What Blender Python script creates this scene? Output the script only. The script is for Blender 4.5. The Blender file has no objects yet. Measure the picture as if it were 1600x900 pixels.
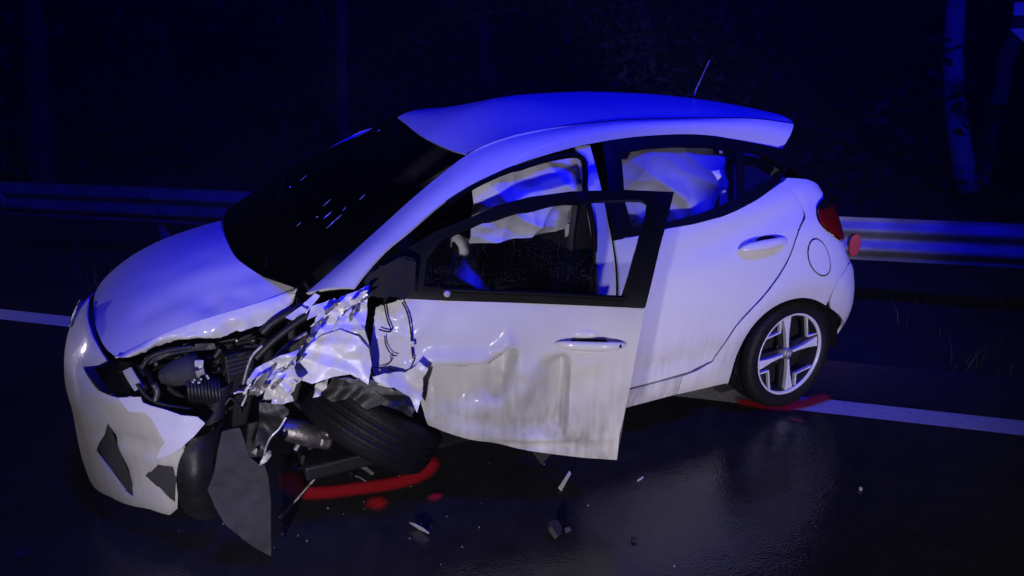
import bpy, math, random
import numpy as np
from mathutils import Vector, Matrix, noise
from mathutils.geometry import delaunay_2d_cdt

random.seed(7)
rng = np.random.default_rng(7)
SC = bpy.context.scene
COL = SC.collection

# ------------------------------------------------------------------ camera
CAM = np.array([.507, -3.056, 1.699])
YAW, PIT, FPX = .455885, .320658, 1088.3          # focal length in pixels of a 1600 px wide frame
FW = np.array([math.sin(YAW)*math.cos(PIT), math.cos(YAW)*math.cos(PIT), -math.sin(PIT)])
RT = np.array([math.cos(YAW), -math.sin(YAW), 0.0])
UP = np.cross(RT, FW)
cd = bpy.data.cameras.new('camera'); cam = bpy.data.objects.new('camera', cd); COL.objects.link(cam)
cd.sensor_width = 36.0; cd.lens = FPX/1600*36.0; cd.clip_start = .05; cd.clip_end = 600
cam.matrix_world = Matrix(((RT[0], UP[0], -FW[0], CAM[0]), (RT[1], UP[1], -FW[1], CAM[1]),
                           (RT[2], UP[2], -FW[2], CAM[2]), (0, 0, 0, 1)))
SC.camera = cam

# ------------------------------------------------------------------ night sky, lamps, exposure
w = bpy.data.worlds.new('World'); SC.world = w; w.use_nodes = True
nt = w.node_tree
sky = nt.nodes.new('ShaderNodeTexSky'); sky.sky_type = 'NISHITA'; sky.sun_disc = False
sky.sun_elevation = math.radians(-4); sky.sun_rotation = math.radians(200)
nt.links.new(sky.outputs[0], nt.nodes['Background'].inputs[0]); nt.nodes['Background'].inputs[1].default_value = .006

def spot(name, loc, target, power, colour, cone, blend, radius):
    l = bpy.data.lights.new(name, 'SPOT'); o = bpy.data.objects.new(name, l); COL.objects.link(o)
    l.energy = power; l.color = colour; l.spot_size = math.radians(cone); l.spot_blend = blend
    l.shadow_soft_size = radius; o.location = loc
    o.rotation_euler = (Vector(target)-Vector(loc)).to_track_quat('-Z', 'Y').to_euler()
    return o
# work lamp of the emergency crew beside the photographer, and the blue beacon on the roof of their truck
spot('work_lamp', (1.3, -6.1, .42), (3.05, -.7, .20), 620, (.94, .85, 1.0), 34, .9, .22)
spot('wing_fill', (-.5, -3.4, .88), (1.0, -1.0, .44), 205, (.95, .88, 1.0), 48, .8, .05)  # added fill lamp, brightens the torn wing and the open door
# dipped head lamp of a vehicle standing further along the road to the left
spot('head_lamp_beam', (-4.4, 3.9, .50), (-.2, 1.5, .12), 260, (1.0, .90, .90), 40, .8, .10)
# the crew's blue beacon, then an added blue lamp for the bonnet
spot('blue_lamp', (3.8, -3.2, 4.8), (3.3, 2.0, 2.2), 1600, (.003, .004, 1.0), 100, 1.0, .30)
spot('blue_lamp', (.9, -2.2, 5.2), (.65, -.05, .95), 620, (.004, .004, 1.0), 44, 1.0, .30)  # added lamp, lifts the blue on the bonnet
SC.view_settings.view_transform = 'Standard'; SC.view_settings.look = 'None'
SC.view_settings.exposure = 0; SC.view_settings.gamma = 1; SC.view_settings.use_curve_mapping = False
SC.cycles.use_denoising = True
SC.cycles.max_bounces = 8; SC.cycles.transparent_max_bounces = 16
SC.cycles.sample_clamp_indirect = 3.0; SC.cycles.caustics_reflective = False; SC.cycles.caustics_refractive = False

# ------------------------------------------------------------------ survey: pixel of the photograph -> place on a surface
def rays(p):
    p = np.asarray(p, float).reshape(-1, 2)
    d = FW[None]+(p[:, :1]-800)/FPX*RT[None]+(450-p[:, 1:2])/FPX*UP[None]
    return d/np.linalg.norm(d, axis=1, keepdims=True)
def atz(px, py, z=0.0):
    d = rays((px, py))[0]; return CAM+d*(z-CAM[2])/d[2]
def aty(px, py, y):
    d = rays((px, py))[0]; return CAM+d*(y-CAM[1])/d[1]
def pchip(xs, ys):
    xs = np.array(xs, float); ys = np.array(ys, float); h = np.diff(xs); dl = np.diff(ys)/h
    m = np.zeros(len(xs)); m[0] = dl[0]; m[-1] = dl[-1]
    for i in range(1, len(xs)-1):
        m[i] = 0 if dl[i-1]*dl[i] <= 0 else (h[i-1]+h[i])/(h[i]/dl[i-1]+h[i-1]/dl[i])
    def f(x):
        x = np.clip(np.asarray(x, float), xs[0], xs[-1]); i = np.clip(np.searchsorted(xs, x)-1, 0, len(xs)-2)
        t = (x-xs[i])/h[i]
        return ((2*t**3-3*t**2+1)*ys[i]+(t**3-2*t**2+t)*h[i]*m[i]+(-2*t**3+3*t**2)*ys[i+1]+(t**3-t**2)*h[i]*m[i+1])
    return f
def sstep(a, b, x):
    t = np.clip((x-a)/(b-a), 0, 1); return t*t*(3-2*t)

class Surf:
    near, far = .8, 9.0
    def hit(self, pix):
        pix = np.asarray(pix, float).reshape(-1, 2); D = rays(pix); out = []
        T = np.arange(self.near, self.far, .01)
        for k, d in enumerate(D):
            P = CAM[None]+T[:, None]*d[None]; g = self.g(P)
            i = np.where((g[:-1] > 0) & (g[1:] <= 0))[0]
            if len(i) == 0:
                j = int(np.argmin(np.abs(g))); out.append(P[j]); continue
            a, b = T[i[0]], T[i[0]+1]
            for _ in range(25):
                m = .5*(a+b)
                if self.g((CAM+m*d)[None])[0] > 0: a = m
                else: b = m
            out.append(CAM+b*d)
        return np.array(out)
    def px(self, *pix):
        return [tuple(q) for q in self.inv(self.hit(pix))]
    def nrm(self, A):
        e = 1e-3
        n = np.cross(self.pt(A+[e, 0])-self.pt(A-[e, 0]), self.pt(A+[0, e])-self.pt(A-[0, e]))
        return self.flip*n/np.maximum(np.linalg.norm(n, axis=1, keepdims=True), 1e-12)
    flip = 1.0

def setable(n, a, wd):
    th = np.concatenate([[0], np.geomspace(1e-5, .2, 150), np.linspace(.2, math.pi/2-.2, 400)[1:], math.pi/2-np.geomspace(1e-5, .2, 150)[::-1][1:], [math.pi/2]])
    X = np.sin(th)**(2/n); Y = np.abs(np.cos(th))**(2/n)
    s = np.concatenate([[0], np.cumsum(np.hypot(np.diff(a*X), np.diff(wd*Y)))])
    return s, X, Y, np.arctan2(X, Y)
WZ = pchip([.05, .16, .22, .35, .5, .65, .8, .9, 1.0, 1.1, 1.2, 1.3, 1.37, 1.42, 1.47],
           [.70, .765, .79, .822, .838, .842, .835, .818, .785, .742, .695, .64, .598, .565, .53])
XRZ = pchip([.1, .2, .35, .5, .65, .76, .88, 1.0, 1.08, 1.2, 1.32, 1.45], [3.58, 3.67, 3.755, 3.785, 3.745, 3.665, 3.59, 3.54, 3.51, 3.45, 3.39, 3.33])
def TAP(x, z): return 1-.13*sstep(.95, 1.3, z)*sstep(2.1, 3.5, x)
XFZ = pchip([.02, .10, .2, .3, .4, .5, .6, .68, .75, .9], [.04, .03, .028, .03, .032, .03, .04, .065, .10, .2])
UR, UF, NR, NF = 2.75, 1.0, 5.0, 2.3
TR = setable(NR, .95, .82); TF = setable(NF, 1.0, .82)
UEND = UR+TR[0][-1]; USTART = UF-TF[0][-1]
class Side(Surf):
    """the smooth side, tail and nose of the body: u runs along the plan outline (= x on the flank), z is height"""
    def __init__(s, sign=-1): s.sign = sign; s.flip = 1.0 if sign < 0 else -1.0
    def crease(s, x, z):
        f = sstep(2.1, 2.7, x)*(1-sstep(3.25, 3.5, x))
        c = .90+.14*np.clip((x-2.2)/.9, 0, 1.2)
        d = f*(-.020*np.exp(-((z-c+.035)/.045)**2)+.014*np.exp(-((z-c-.06)/.05)**2))
        hx = np.hypot((x-3.155)/.52, (z-.29)/.47)               # flared rear arch
        d = d+.016*np.exp(-((hx-.86)/.16)**2)*sstep(.2, .5, z)
        d = d-.012*np.exp(-((z-.40)/.05)**2)*sstep(1.2, 1.5, x)*(1-sstep(2.5, 2.8, x))
        return d
    def pt(s, A):
        A = np.asarray(A, float).reshape(-1, 2); u, z = A[:, 0], A[:, 1]; W = WZ(z)
        x = u.copy(); Y = np.ones(len(u))
        r = u > UR; sr = np.clip(u-UR, 0, TR[0][-1])
        x = np.where(r, UR+(XRZ(z)-UR)*np.interp(sr, TR[0], TR[1]), x); Y = np.where(r, np.interp(sr, TR[0], TR[2]), Y)
        f = u < UF; sf = np.clip(UF-u, 0, TF[0][-1])
        x = np.where(f, UF-(UF-XFZ(z))*np.interp(sf, TF[0], TF[1]), x); Y = np.where(f, np.interp(sf, TF[0], TF[2]), Y)
        return np.stack([x, s.sign*(W*TAP(x, z)*Y+s.crease(x, z)*Y), z], 1)
    def inv(s, P):
        x, y, z = P[:, 0], np.abs(P[:, 1]), P[:, 2]; W = WZ(z)*TAP(P[:, 0], z)
        Xr = np.clip((x-UR)/(XRZ(z)-UR), 0, 2); Xf = np.clip((UF-x)/(UF-XFZ(z)), 0, 2); Y = y/W
        u = np.where(x > UR, UR+np.interp(np.arctan2(Xr, Y), TR[3], TR[0]), np.where(x < UF, UF-np.interp(np.arctan2(Xf, Y), TF[3], TF[0]), x))
        return np.stack([u, z], 1)
    def g(s, P):
        x, y, z = P[:, 0], P[:, 1]*s.sign, P[:, 2]; W = WZ(z)*TAP(x, z)+s.crease(x, z); Y = y/W
        Xr = np.clip((x-UR)/(XRZ(z)-UR), 0, None); Xf = np.clip((UF-x)/(UF-XFZ(z)), 0, None)
        Yp = np.clip(Y, 0, None)
        return np.where(x > UR, (Xr**NR+Yp**NR)**(1/NR)-1, np.where(x < UF, (Xf**NF+Yp**NF)**(1/NF)-1, Y-1))
class Door(Surf):
    """skin of the front door, swung open about its front hinge and sagging"""
    flip = 1.0
    def __init__(s, hinge=(1.10, -.80), ang=24.5, lean=2.0, dent=None):
        a = math.radians(ang); s.h = np.array([hinge[0], hinge[1], 0]); s.e1 = np.array([math.cos(a), -math.sin(a), 0])
        s.e2 = np.array([-math.sin(a), -math.cos(a), 0]); s.ln = math.tan(math.radians(lean)); s.dent = dent
    def off(s, a, z, dent=True):
        o = WZ(z+.07)-.842+(z-.5)*s.ln
        return o-(s.dent(a, z) if (dent and s.dent) else 0)
    def pt(s, A):
        A = np.asarray(A, float).reshape(-1, 2); a, z = A[:, 0], A[:, 1]
        return s.h+a[:, None]*s.e1+s.off(a, z)[:, None]*s.e2+z[:, None]*np.array([0, 0, 1.])
    def inv(s, P): return np.stack([(P-s.h)@s.e1, P[:, 2]], 1)
    def g(s, P):
        d = P-s.h; return d@s.e2-s.off(d@s.e1, P[:, 2], False)
HC = pchip([.05, .08, .12, .2, .3, .43, .57, .70, .85, 1.0], [.60, .66, .73, .82, .893, .952, .992, 1.018, 1.035, 1.045])
class Hood(Surf):
    near = 1.5
    def z(s, x, y): return HC(x)-.155*(np.abs(y-.02)/.66)**2.3-.012*np.exp(-((np.abs(y)-.46)/.06)**2)*sstep(.2, .4, x)
    def pt(s, A):
        A = np.asarray(A, float).reshape(-1, 2); x, y = A[:, 0], A[:, 1]
        return np.stack([x, y, s.z(x, y)], 1)
    def inv(s, P): return P[:, :2]
    def g(s, P): return P[:, 2]-s.z(np.clip(P[:, 0], .05, 1.0), P[:, 1])
class Flat(Surf):
    """a leaning sheet through a point, facing n"""
    def __init__(s, o, n, disp=None):
        s.o = np.array(o, float); n = np.array(n, float); s.n = n/np.linalg.norm(n)
        e = np.cross([0, 0, 1.], s.n); s.e1 = e/np.linalg.norm(e); s.e2 = np.cross(s.n, s.e1); s.disp = disp
    def pt(s, A):
        A = np.asarray(A, float).reshape(-1, 2); P = s.o+A[:, :1]*s.e1+A[:, 1:2]*s.e2
        if s.disp: P = P+np.array([s.disp(p) for p in P])[:, None]*s.n
        return P
    def inv(s, P): return np.stack([(P-s.o)@s.e1, (P-s.o)@s.e2], 1)
    def g(s, P): return (P-s.o)@s.n

# ------------------------------------------------------------------ materials
def nodes(name):
    m = bpy.data.materials.new(name); m.use_nodes = True; t = m.node_tree
    return m, t, t.nodes['Principled BSDF']
def mat(name, col, rough=.5, metal=0.0, coat=0.0, spec=.5, bump=0.0, bscale=60, var=0.0, vscale=8):
    m, t, b = nodes(name); b.inputs['Base Color'].default_value = (*col, 1); b.inputs['Roughness'].default_value = rough
    b.inputs['Metallic'].default_value = metal; b.inputs['Coat Weight'].default_value = coat; b.inputs['Coat Roughness'].default_value = .06
    b.inputs['Specular IOR Level'].default_value = spec
    tc = t.nodes.new('ShaderNodeTexCoord')
    if var:
        n = t.nodes.new('ShaderNodeTexNoise'); n.inputs['Scale'].default_value = vscale; n.inputs['Detail'].default_value = 6
        t.links.new(tc.outputs['Object'], n.inputs['Vector'])
        r = t.nodes.new('ShaderNodeMapRange'); r.inputs[1].default_value = .3; r.inputs[2].default_value = .7
        r.inputs[3].default_value = 1-var; r.inputs[4].default_value = 1+var; t.links.new(n.outputs[0], r.inputs[0])
        mx = t.nodes.new('ShaderNodeVectorMath'); mx.operation = 'SCALE'; mx.inputs[0].default_value = col
        t.links.new(r.outputs[0], mx.inputs['Scale']); t.links.new(mx.outputs[0], b.inputs['Base Color'])
    if bump:
        n = t.nodes.new('ShaderNodeTexNoise'); n.inputs['Scale'].default_value = bscale; n.inputs['Detail'].default_value = 4
        t.links.new(tc.outputs['Object'], n.inputs['Vector'])
        bp = t.nodes.new('ShaderNodeBump'); bp.inputs['Strength'].default_value = bump; bp.inputs['Distance'].default_value = .01
        t.links.new(n.outputs[0], bp.inputs['Height']); t.links.new(bp.outputs[0], b.inputs['Normal'])
    return m
def paint_mat(name, dirt, film, coat):
    """white car paint under clear coat, with run-down road dirt and fine drizzle drops"""
    m, t, b = nodes(name); L = t.links.new
    tc = t.nodes.new('ShaderNodeTexCoord')
    mp = t.nodes.new('ShaderNodeMapping'); mp.inputs['Scale'].default_value = (24, 24, 1.6); L(tc.outputs['Object'], mp.inputs['Vector'])
    n = t.nodes.new('ShaderNodeTexNoise'); n.inputs['Scale'].default_value = 1.6; n.inputs['Detail'].default_value = 5; L(mp.outputs[0], n.inputs['Vector'])
    n2 = t.nodes.new('ShaderNodeTexNoise'); n2.inputs['Scale'].default_value = 5; n2.inputs['Detail'].default_value = 4; L(tc.outputs['Object'], n2.inputs['Vector'])
    sx = t.nodes.new('ShaderNodeSeparateXYZ'); L(tc.outputs['Object'], sx.inputs[0])
    h = t.nodes.new('ShaderNodeMapRange'); h.interpolation_type = 'SMOOTHSTEP'; h.inputs[1].default_value = .30; h.inputs[2].default_value = .74; h.inputs[3].default_value = dirt; h.inputs[4].default_value = dirt*.05; L(sx.outputs[2], h.inputs[0])
    a = t.nodes.new('ShaderNodeMath'); a.operation = 'MULTIPLY'; L(n.outputs[0], a.inputs[0]); L(n2.outputs[0], a.inputs[1])
    a2 = t.nodes.new('ShaderNodeMath'); a2.operation = 'MULTIPLY_ADD'; L(a.outputs[0], a2.inputs[0]); a2.inputs[1].default_value = 3.0; a2.inputs[2].default_value = -.25
    a4 = t.nodes.new('ShaderNodeMath'); a4.operation = 'MULTIPLY'; L(a2.outputs[0], a4.inputs[0]); L(h.outputs[0], a4.inputs[1])
    a3 = t.nodes.new('ShaderNodeMath'); a3.operation = 'MULTIPLY_ADD'; a3.use_clamp = True; L(n2.outputs[0], a3.inputs[0]); a3.inputs[1].default_value = film; L(a4.outputs[0], a3.inputs[2])
    mx = t.nodes.new('ShaderNodeMix'); mx.data_type = 'RGBA'; mx.inputs[6].default_value = (.74, .74, .745, 1); mx.inputs[7].default_value = (.36, .35, .345, 1)
    L(a3.outputs[0], mx.inputs[0]); L(mx.outputs[2], b.inputs['Base Color'])
    r = t.nodes.new('ShaderNodeMapRange'); r.inputs[3].default_value = .5; r.inputs[4].default_value = .8; L(a3.outputs[0], r.inputs[0]); L(r.outputs[0], b.inputs['Roughness'])
    b.inputs['Coat Weight'].default_value = coat; b.inputs['Coat Roughness'].default_value = .12; b.inputs['Specular IOR Level'].default_value = .4
    v = t.nodes.new('ShaderNodeTexVoronoi'); v.inputs['Scale'].default_value = 170; L(tc.outputs['Object'], v.inputs['Vector'])
    vr = t.nodes.new('ShaderNodeMapRange'); vr.inputs[1].default_value = .12; vr.inputs[2].default_value = .32; vr.inputs[3].default_value = 1; vr.inputs[4].default_value = 0; L(v.outputs[0], vr.inputs[0])
    bp = t.nodes.new('ShaderNodeBump'); bp.inputs['Strength'].default_value = .10; bp.inputs['Distance'].default_value = .002; L(vr.outputs[0], bp.inputs['Height'])
    L(bp.outputs[0], b.inputs['Normal']); L(bp.outputs[0], b.inputs['Coat Normal'])
    return m
def glass_mat(name, tint, drops=0.0, gloss=1.0):
    """thin car glass: sees through with a tint, reflects by angle, and carries rain drops"""
    m = bpy.data.materials.new(name); m.use_nodes = True; t = m.node_tree; t.nodes.clear(); L = t.links.new
    o = t.nodes.new('ShaderNodeOutputMaterial'); tr = t.nodes.new('ShaderNodeBsdfTransparent'); tr.inputs[0].default_value = (*tint, 1)
    gl = t.nodes.new('ShaderNodeBsdfGlossy'); gl.inputs['Roughness'].default_value = .03; gl.inputs[0].default_value = (gloss, gloss, gloss, 1)
    fr = t.nodes.new('ShaderNodeFresnel'); fr.inputs[0].default_value = 1.5
    mx = t.nodes.new('ShaderNodeMixShader'); L(fr.outputs[0], mx.inputs[0]); L(tr.outputs[0], mx.inputs[1]); L(gl.outputs[0], mx.inputs[2])
    last = mx
    if drops:
        tc = t.nodes.new('ShaderNodeTexCoord')
        v = t.nodes.new('ShaderNodeTexVoronoi'); v.inputs['Scale'].default_value = 230; v.inputs['Randomness'].default_value = 1; L(tc.outputs['Object'], v.inputs['Vector'])
        n = t.nodes.new('ShaderNodeTexNoise'); n.inputs['Scale'].default_value = 6; n.inputs['Detail'].default_value = 3; L(tc.outputs['Object'], n.inputs['Vector'])
        r = t.nodes.new('ShaderNodeMapRange'); r.inputs[1].default_value = .14; r.inputs[2].default_value = .30; r.inputs[3].default_value = 1; r.inputs[4].default_value = 0; L(v.outputs[0], r.inputs[0])
        r2 = t.nodes.new('ShaderNodeMapRange'); r2.inputs[1].default_value = .45; r2.inputs[2].default_value = .78; r2.inputs[3].default_value = .06; r2.inputs[4].default_value = drops; L(n.outputs[0], r2.inputs[0])
        mu = t.nodes.new('ShaderNodeMath'); mu.operation = 'MULTIPLY'; L(r.outputs[0], mu.inputs[0]); L(r2.outputs[0], mu.inputs[1])
        df = t.nodes.new('ShaderNodeBsdfPrincipled'); df.inputs['Base Color'].default_value = (.42, .42, .45, 1); df.inputs['Roughness'].default_value = .2
        m2 = t.nodes.new('ShaderNodeMixShader'); L(mu.outputs[0], m2.inputs[0]); L(mx.outputs[0], m2.inputs[1]); L(df.outputs[0], m2.inputs[2]); last = m2
    L(last.outputs[0], o.inputs[0]); return m
M = dict(
    vent=mat('dark_grey_plastic', (.06, .06, .065), .6, bump=.2, bscale=120),
    paint=paint_mat('white_paint', .2, .06, .6), paint_dirty=paint_mat('white_paint_dirty', .9, .45, .12), paint_worn=paint_mat('white_paint_road_film', .5, .14, .4),
    bare=mat('torn_painted_steel', (.80, .80, .81), .46, .14, .15, bump=.15, bscale=40, var=.05, vscale=30),
    trim=mat('black_trim', (.004, .004, .005), .5, spec=.12), plastic=mat('black_plastic', (.012, .012, .013), .5, bump=.15, bscale=90, var=.4, vscale=14),
    liner=mat('grey_felt_liner', (.035, .036, .04), .75, bump=.3, bscale=140, var=.3, vscale=20),
    rubber=mat('tyre_rubber', (.005, .005, .006), .6, spec=.3, bump=.35, bscale=70, var=.4, vscale=12),
    silver=mat('machined_alloy', (.78, .78, .79), .35, .1, .4), darkalloy=mat('dark_alloy', (.02, .02, .022), .4, .2),
    steel=mat('dirty_steel', (.22, .21, .2), .45, .8, bump=.3, bscale=60, var=.5, vscale=30),
    castalu=mat('cast_aluminium', (.36, .36, .37), .5, .7, bump=.3, bscale=50, var=.35, vscale=25),
    foil=mat('crumpled_heat_foil', (.75, .75, .76), .28, .85, bump=.25, bscale=50),
    glass=glass_mat('clear_glass', (.80, .82, .83), .55), dglass=glass_mat('privacy_glass', (.35, .36, .38), .35),
    wind=glass_mat('windscreen_glass', (.03, .03, .032), .05, .7),
    airbag=mat('airbag_nylon', (.80, .80, .83), .85, bump=.25, bscale=160, var=.06, vscale=8),
    seat=mat('seat_cloth', (.012, .012, .014), .9, bump=.3, bscale=200), belt=mat('seat_belt', (.05, .05, .055), .7),
    red=mat('red_tail_lens', (.16, .003, .004), .10, 0, .6), clearlens=glass_mat('lamp_lens', (.65, .65, .66), .2),
    reflector=mat('silvered_reflector', (.78, .78, .79), .22, .35, bump=.5, bscale=30),
    galv=mat('galvanised_steel', (.30, .31, .32), .6, .35, bump=.15, bscale=30, var=.35, vscale=4),
    redglow=mat('red_glow_disc', (.95, .05, .07), .25, 0, .5), amber=mat('pale_reflector', (.75, .5, .38), .4),
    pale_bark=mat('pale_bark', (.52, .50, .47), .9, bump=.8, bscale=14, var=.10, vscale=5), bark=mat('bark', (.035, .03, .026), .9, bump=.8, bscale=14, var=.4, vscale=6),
    leaf=mat('leaves', (.03, .04, .022), .7, spec=.2, var=.4, vscale=2), grass=mat('grass_blades', (.05, .075, .025), .6, var=.4, vscale=3),
    signface=mat('sign_sheeting', (.8, .8, .82), .3), debris=mat('pale_broken_plastic', (.55, .53, .52), .45),
)

# ------------------------------------------------------------------ mesh helpers
def link(name, me, m, parent=None, smooth=True):
    o = bpy.data.objects.new(name, me); COL.objects.link(o)
    if m is not None and not me.materials: me.materials.append(M[m] if isinstance(m, str) else m)
    if smooth: me.polygons.foreach_set('use_smooth', [True]*len(me.polygons))
    if parent is not None: o.parent = parent
    return o
def mesh(name, V, F):
    me = bpy.data.meshes.new(name); me.from_pydata([tuple(map(float, v)) for v in V], [], [tuple(int(i) for i in f) for f in F]); me.update()
    return me
def thicken(o, th, ang=38):
    s = o.modifiers.new('thick', 'SOLIDIFY'); s.thickness = th; s.offset = -1
    e = o.modifiers.new('split', 'EDGE_SPLIT'); e.split_angle = math.radians(ang)
    return o
def inside(poly, P):
    poly = np.asarray(poly); x, y = P[:, 0], P[:, 1]; r = np.zeros(len(P), bool); j = len(poly)-1
    for i in range(len(poly)):
        xi, yi = poly[i]; xj, yj = poly[j]
        c = ((yi > y) != (yj > y)) & (x < (xj-xi)*(y-yi)/((yj-yi) if yj != yi else 1e-12)+xi)
        r ^= c; j = i
    return r
def edist(poly, P):
    poly = np.asarray(poly); d = np.full(len(P), 9e9)
    for i in range(len(poly)):
        a, b = poly[i-1], poly[i]; ab = b-a; L2 = max(ab@ab, 1e-12)
        t = np.clip(((P-a)@ab)/L2, 0, 1); d = np.minimum(d, np.linalg.norm(P-(a+t[:, None]*ab), axis=1))
    return d
def dens(poly, step):
    out = []
    for i in range(len(poly)):
        a = np.array(poly[i]); b = np.array(poly[(i+1) % len(poly)]); n = max(1, int(math.ceil(np.linalg.norm(b-a)/step)))
        for k in range(n): out.append(a+(b-a)*k/n)
    return np.array(out)
def smooth_poly(pts, n=4, closed=True):
    """round a traced outline through its points (Catmull-Rom)"""
    P = np.array(pts, float); N = len(P); out = []
    for i in range(N if closed else N-1):
        p0, p1, p2, p3 = (P[(i-1) % N], P[i], P[(i+1) % N], P[(i+2) % N]) if closed else (P[max(i-1, 0)], P[i], P[i+1], P[min(i+2, N-1)])
        for k in range(n):
            t = k/n; out.append(.5*((2*p1)+(p2-p0)*t+(2*p0-5*p1+4*p2-p3)*t*t+(-p0+3*p1-3*p2+p3)*t**3))
    if not closed: out.append(P[-1])
    return [tuple(q) for q in out]
def panel(name, S, outline, m, parent, step=.035, holes=(), off=0.0, th=.0, disp=None, roll=0.0, mirror=False, smooth=True, ang=38):
    """a sheet on surface S inside an outline given in the surface's own coordinates"""
    loops = [dens(outline, step)]+[dens(h, step) for h in holes]
    lo = loops[0].min(0); hi = loops[0].max(0)
    gx, gy = np.meshgrid(np.arange(lo[0], hi[0], step), np.arange(lo[1], hi[1], step)); G = np.stack([gx.ravel(), gy.ravel()], 1)
    k = inside(loops[0], G) & (edist(loops[0], G) > .4*step)
    for h in loops[1:]: k &= ~inside(h, G) & (edist(h, G) > .4*step)
    G = G[k]; pts = []; ed = []
    for l in loops:
        s0 = len(pts); n = len(l); pts += [Vector(map(float, q)) for q in l]; ed += [(s0+i, s0+(i+1) % n) for i in range(n)]
    pts += [Vector(map(float, q)) for q in G]
    V, _, F, *_r = delaunay_2d_cdt(pts, ed, [], 0, 1e-6)
    A = np.array([[v.x, v.y] for v in V]); F = np.array([f for f in F if len(f) == 3])
    C = A[F].mean(1); k = inside(loops[0], C)
    for h in loops[1:]: k &= ~inside(h, C)
    F = F[k]; P = S.pt(A); N = S.nrm(A)
    o_ = np.full(len(A), float(off))
    if disp is not None: o_ = o_+disp(A, P)
    if roll:
        d = edist(loops[0], A)
        for h in loops[1:]: d = np.minimum(d, edist(h, A))
        o_ = o_-roll*np.exp(-d/.006)
    P = P+N*o_[:, None]
    fn = np.cross(P[F[:, 1]]-P[F[:, 0]], P[F[:, 2]]-P[F[:, 0]])
    if (np.einsum('ij,ij->i', fn, N[F[:, 0]])).sum() < 0: F = F[:, ::-1]
    if mirror: P = P*[1, -1, 1]; F = F[:, ::-1]
    used = np.unique(F); rm = -np.ones(len(P), int); rm[used] = np.arange(len(used))
    o = link(name, mesh(name, P[used], rm[F]), m, parent, smooth)
    if th: thicken(o, th, ang)
    return o
def resample(pts, n, sm=True):
    P = np.array(smooth_poly(pts, 8, False)) if sm and len(pts) > 2 else np.array(pts, float)
    s = np.concatenate([[0], np.cumsum(np.linalg.norm(np.diff(P, axis=0), axis=1))]); t = np.linspace(0, s[-1], n)
    return np.stack([np.interp(t, s, P[:, i]) for i in range(P.shape[1])], 1)
def gridmesh(name, R, m, parent, th=0, flip=False, smooth=True, closed=False, ang=38):
    R = np.array(R); a, b = R.shape[:2]; F = []
    for i in range(a-1):
        for j in range(b if closed else b-1):
            q = (i*b+j, i*b+(j+1) % b, (i+1)*b+(j+1) % b, (i+1)*b+j); F.append(q[::-1] if flip else q)
    o = link(name, mesh(name, R.reshape(-1, 3), F), m, parent, smooth)
    if th: thicken(o, th, ang)
    return o
def tube_geo(pts, rad, n=8, cap=True):
    P = np.array(pts, float); rad = np.broadcast_to(np.array(rad, float), (len(P),)); V = []; F = []
    T = np.gradient(P, axis=0); T /= np.maximum(np.linalg.norm(T, axis=1, keepdims=True), 1e-9)
    a = np.cross(T[0], [0, 0, 1.]); a = a if np.linalg.norm(a) > .05 else np.cross(T[0], [1., 0, 0]); a /= np.linalg.norm(a)
    for i in range(len(P)):
        a = a-T[i]*(a@T[i]); a /= np.linalg.norm(a); b = np.cross(T[i], a)
        for k in range(n):
            t = 2*math.pi*k/n; V.append(P[i]+rad[i]*(math.cos(t)*a+math.sin(t)*b))
    for i in range(len(P)-1):
        for k in range(n): F.append((i*n+k, i*n+(k+1) % n, (i+1)*n+(k+1) % n, (i+1)*n+k))
    if cap: F.append(tuple(range(n))[::-1]); F.append(tuple((len(P)-1)*n+k for k in range(n)))
    return V, F
def tube(name, pts, rad, m, parent=None, n=8, sm=0, cap=True):
    if sm: pts = resample(pts, sm)
    V, F = tube_geo(pts, rad if np.ndim(rad) == 0 or len(rad) == len(pts) else np.interp(np.linspace(0, 1, len(pts)), np.linspace(0, 1, len(rad)), rad), n, cap)
    o = link(name, mesh(name, V, F), m, parent); e = o.modifiers.new('split', 'EDGE_SPLIT'); e.split_angle = math.radians(50); return o
def join_geo(parts):
    V = []; F = []
    for v, f in parts:
        b = len(V); V += list(v); F += [tuple(i+b for i in q) for q in f]
    return V, F
def box_geo(c, s, R=None):
    c = np.array(c, float); s = np.array(s, float)/2; R = np.eye(3) if R is None else R; V = []
    for i in (-1, 1):
        for j in (-1, 1):
            for k in (-1, 1): V.append(c+R@(s*[i, j, k]))
    return V, [(0, 1, 3, 2), (4, 6, 7, 5), (0, 4, 5, 1), (2, 3, 7, 6), (0, 2, 6, 4), (1, 5, 7, 3)]
def rotm(ax, deg): return np.array(Matrix.Rotation(math.radians(deg), 3, ax))
def bevel(o, wd, seg=2):
    b = o.modifiers.new('bevel', 'BEVEL'); b.width = wd; b.segments = seg; b.limit_method = 'ANGLE'; b.angle_limit = math.radians(35)
    return o
def box(name, c, s, m, parent=None, R=None, bv=.01):
    o = link(name, mesh(name, *box_geo(c, s, R)), m, parent, False)
    return bevel(o, bv) if bv else o
def lathe_geo(prof, n, frame):
    """profile of (radius, axial) turned about an axis; frame = origin, e1, e2, axis"""
    o, e1, e2, ax = frame; V = []; F = []
    for r, h in prof:
        for k in range(n):
            t = 2*math.pi*k/n; V.append(o+ax*h+r*(math.cos(t)*e1+math.sin(t)*e2))
    for i in range(len(prof)-1):
        for k in range(n): F.append((i*n+k, i*n+(k+1) % n, (i+1)*n+(k+1) % n, (i+1)*n+k))
    return V, F
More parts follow.
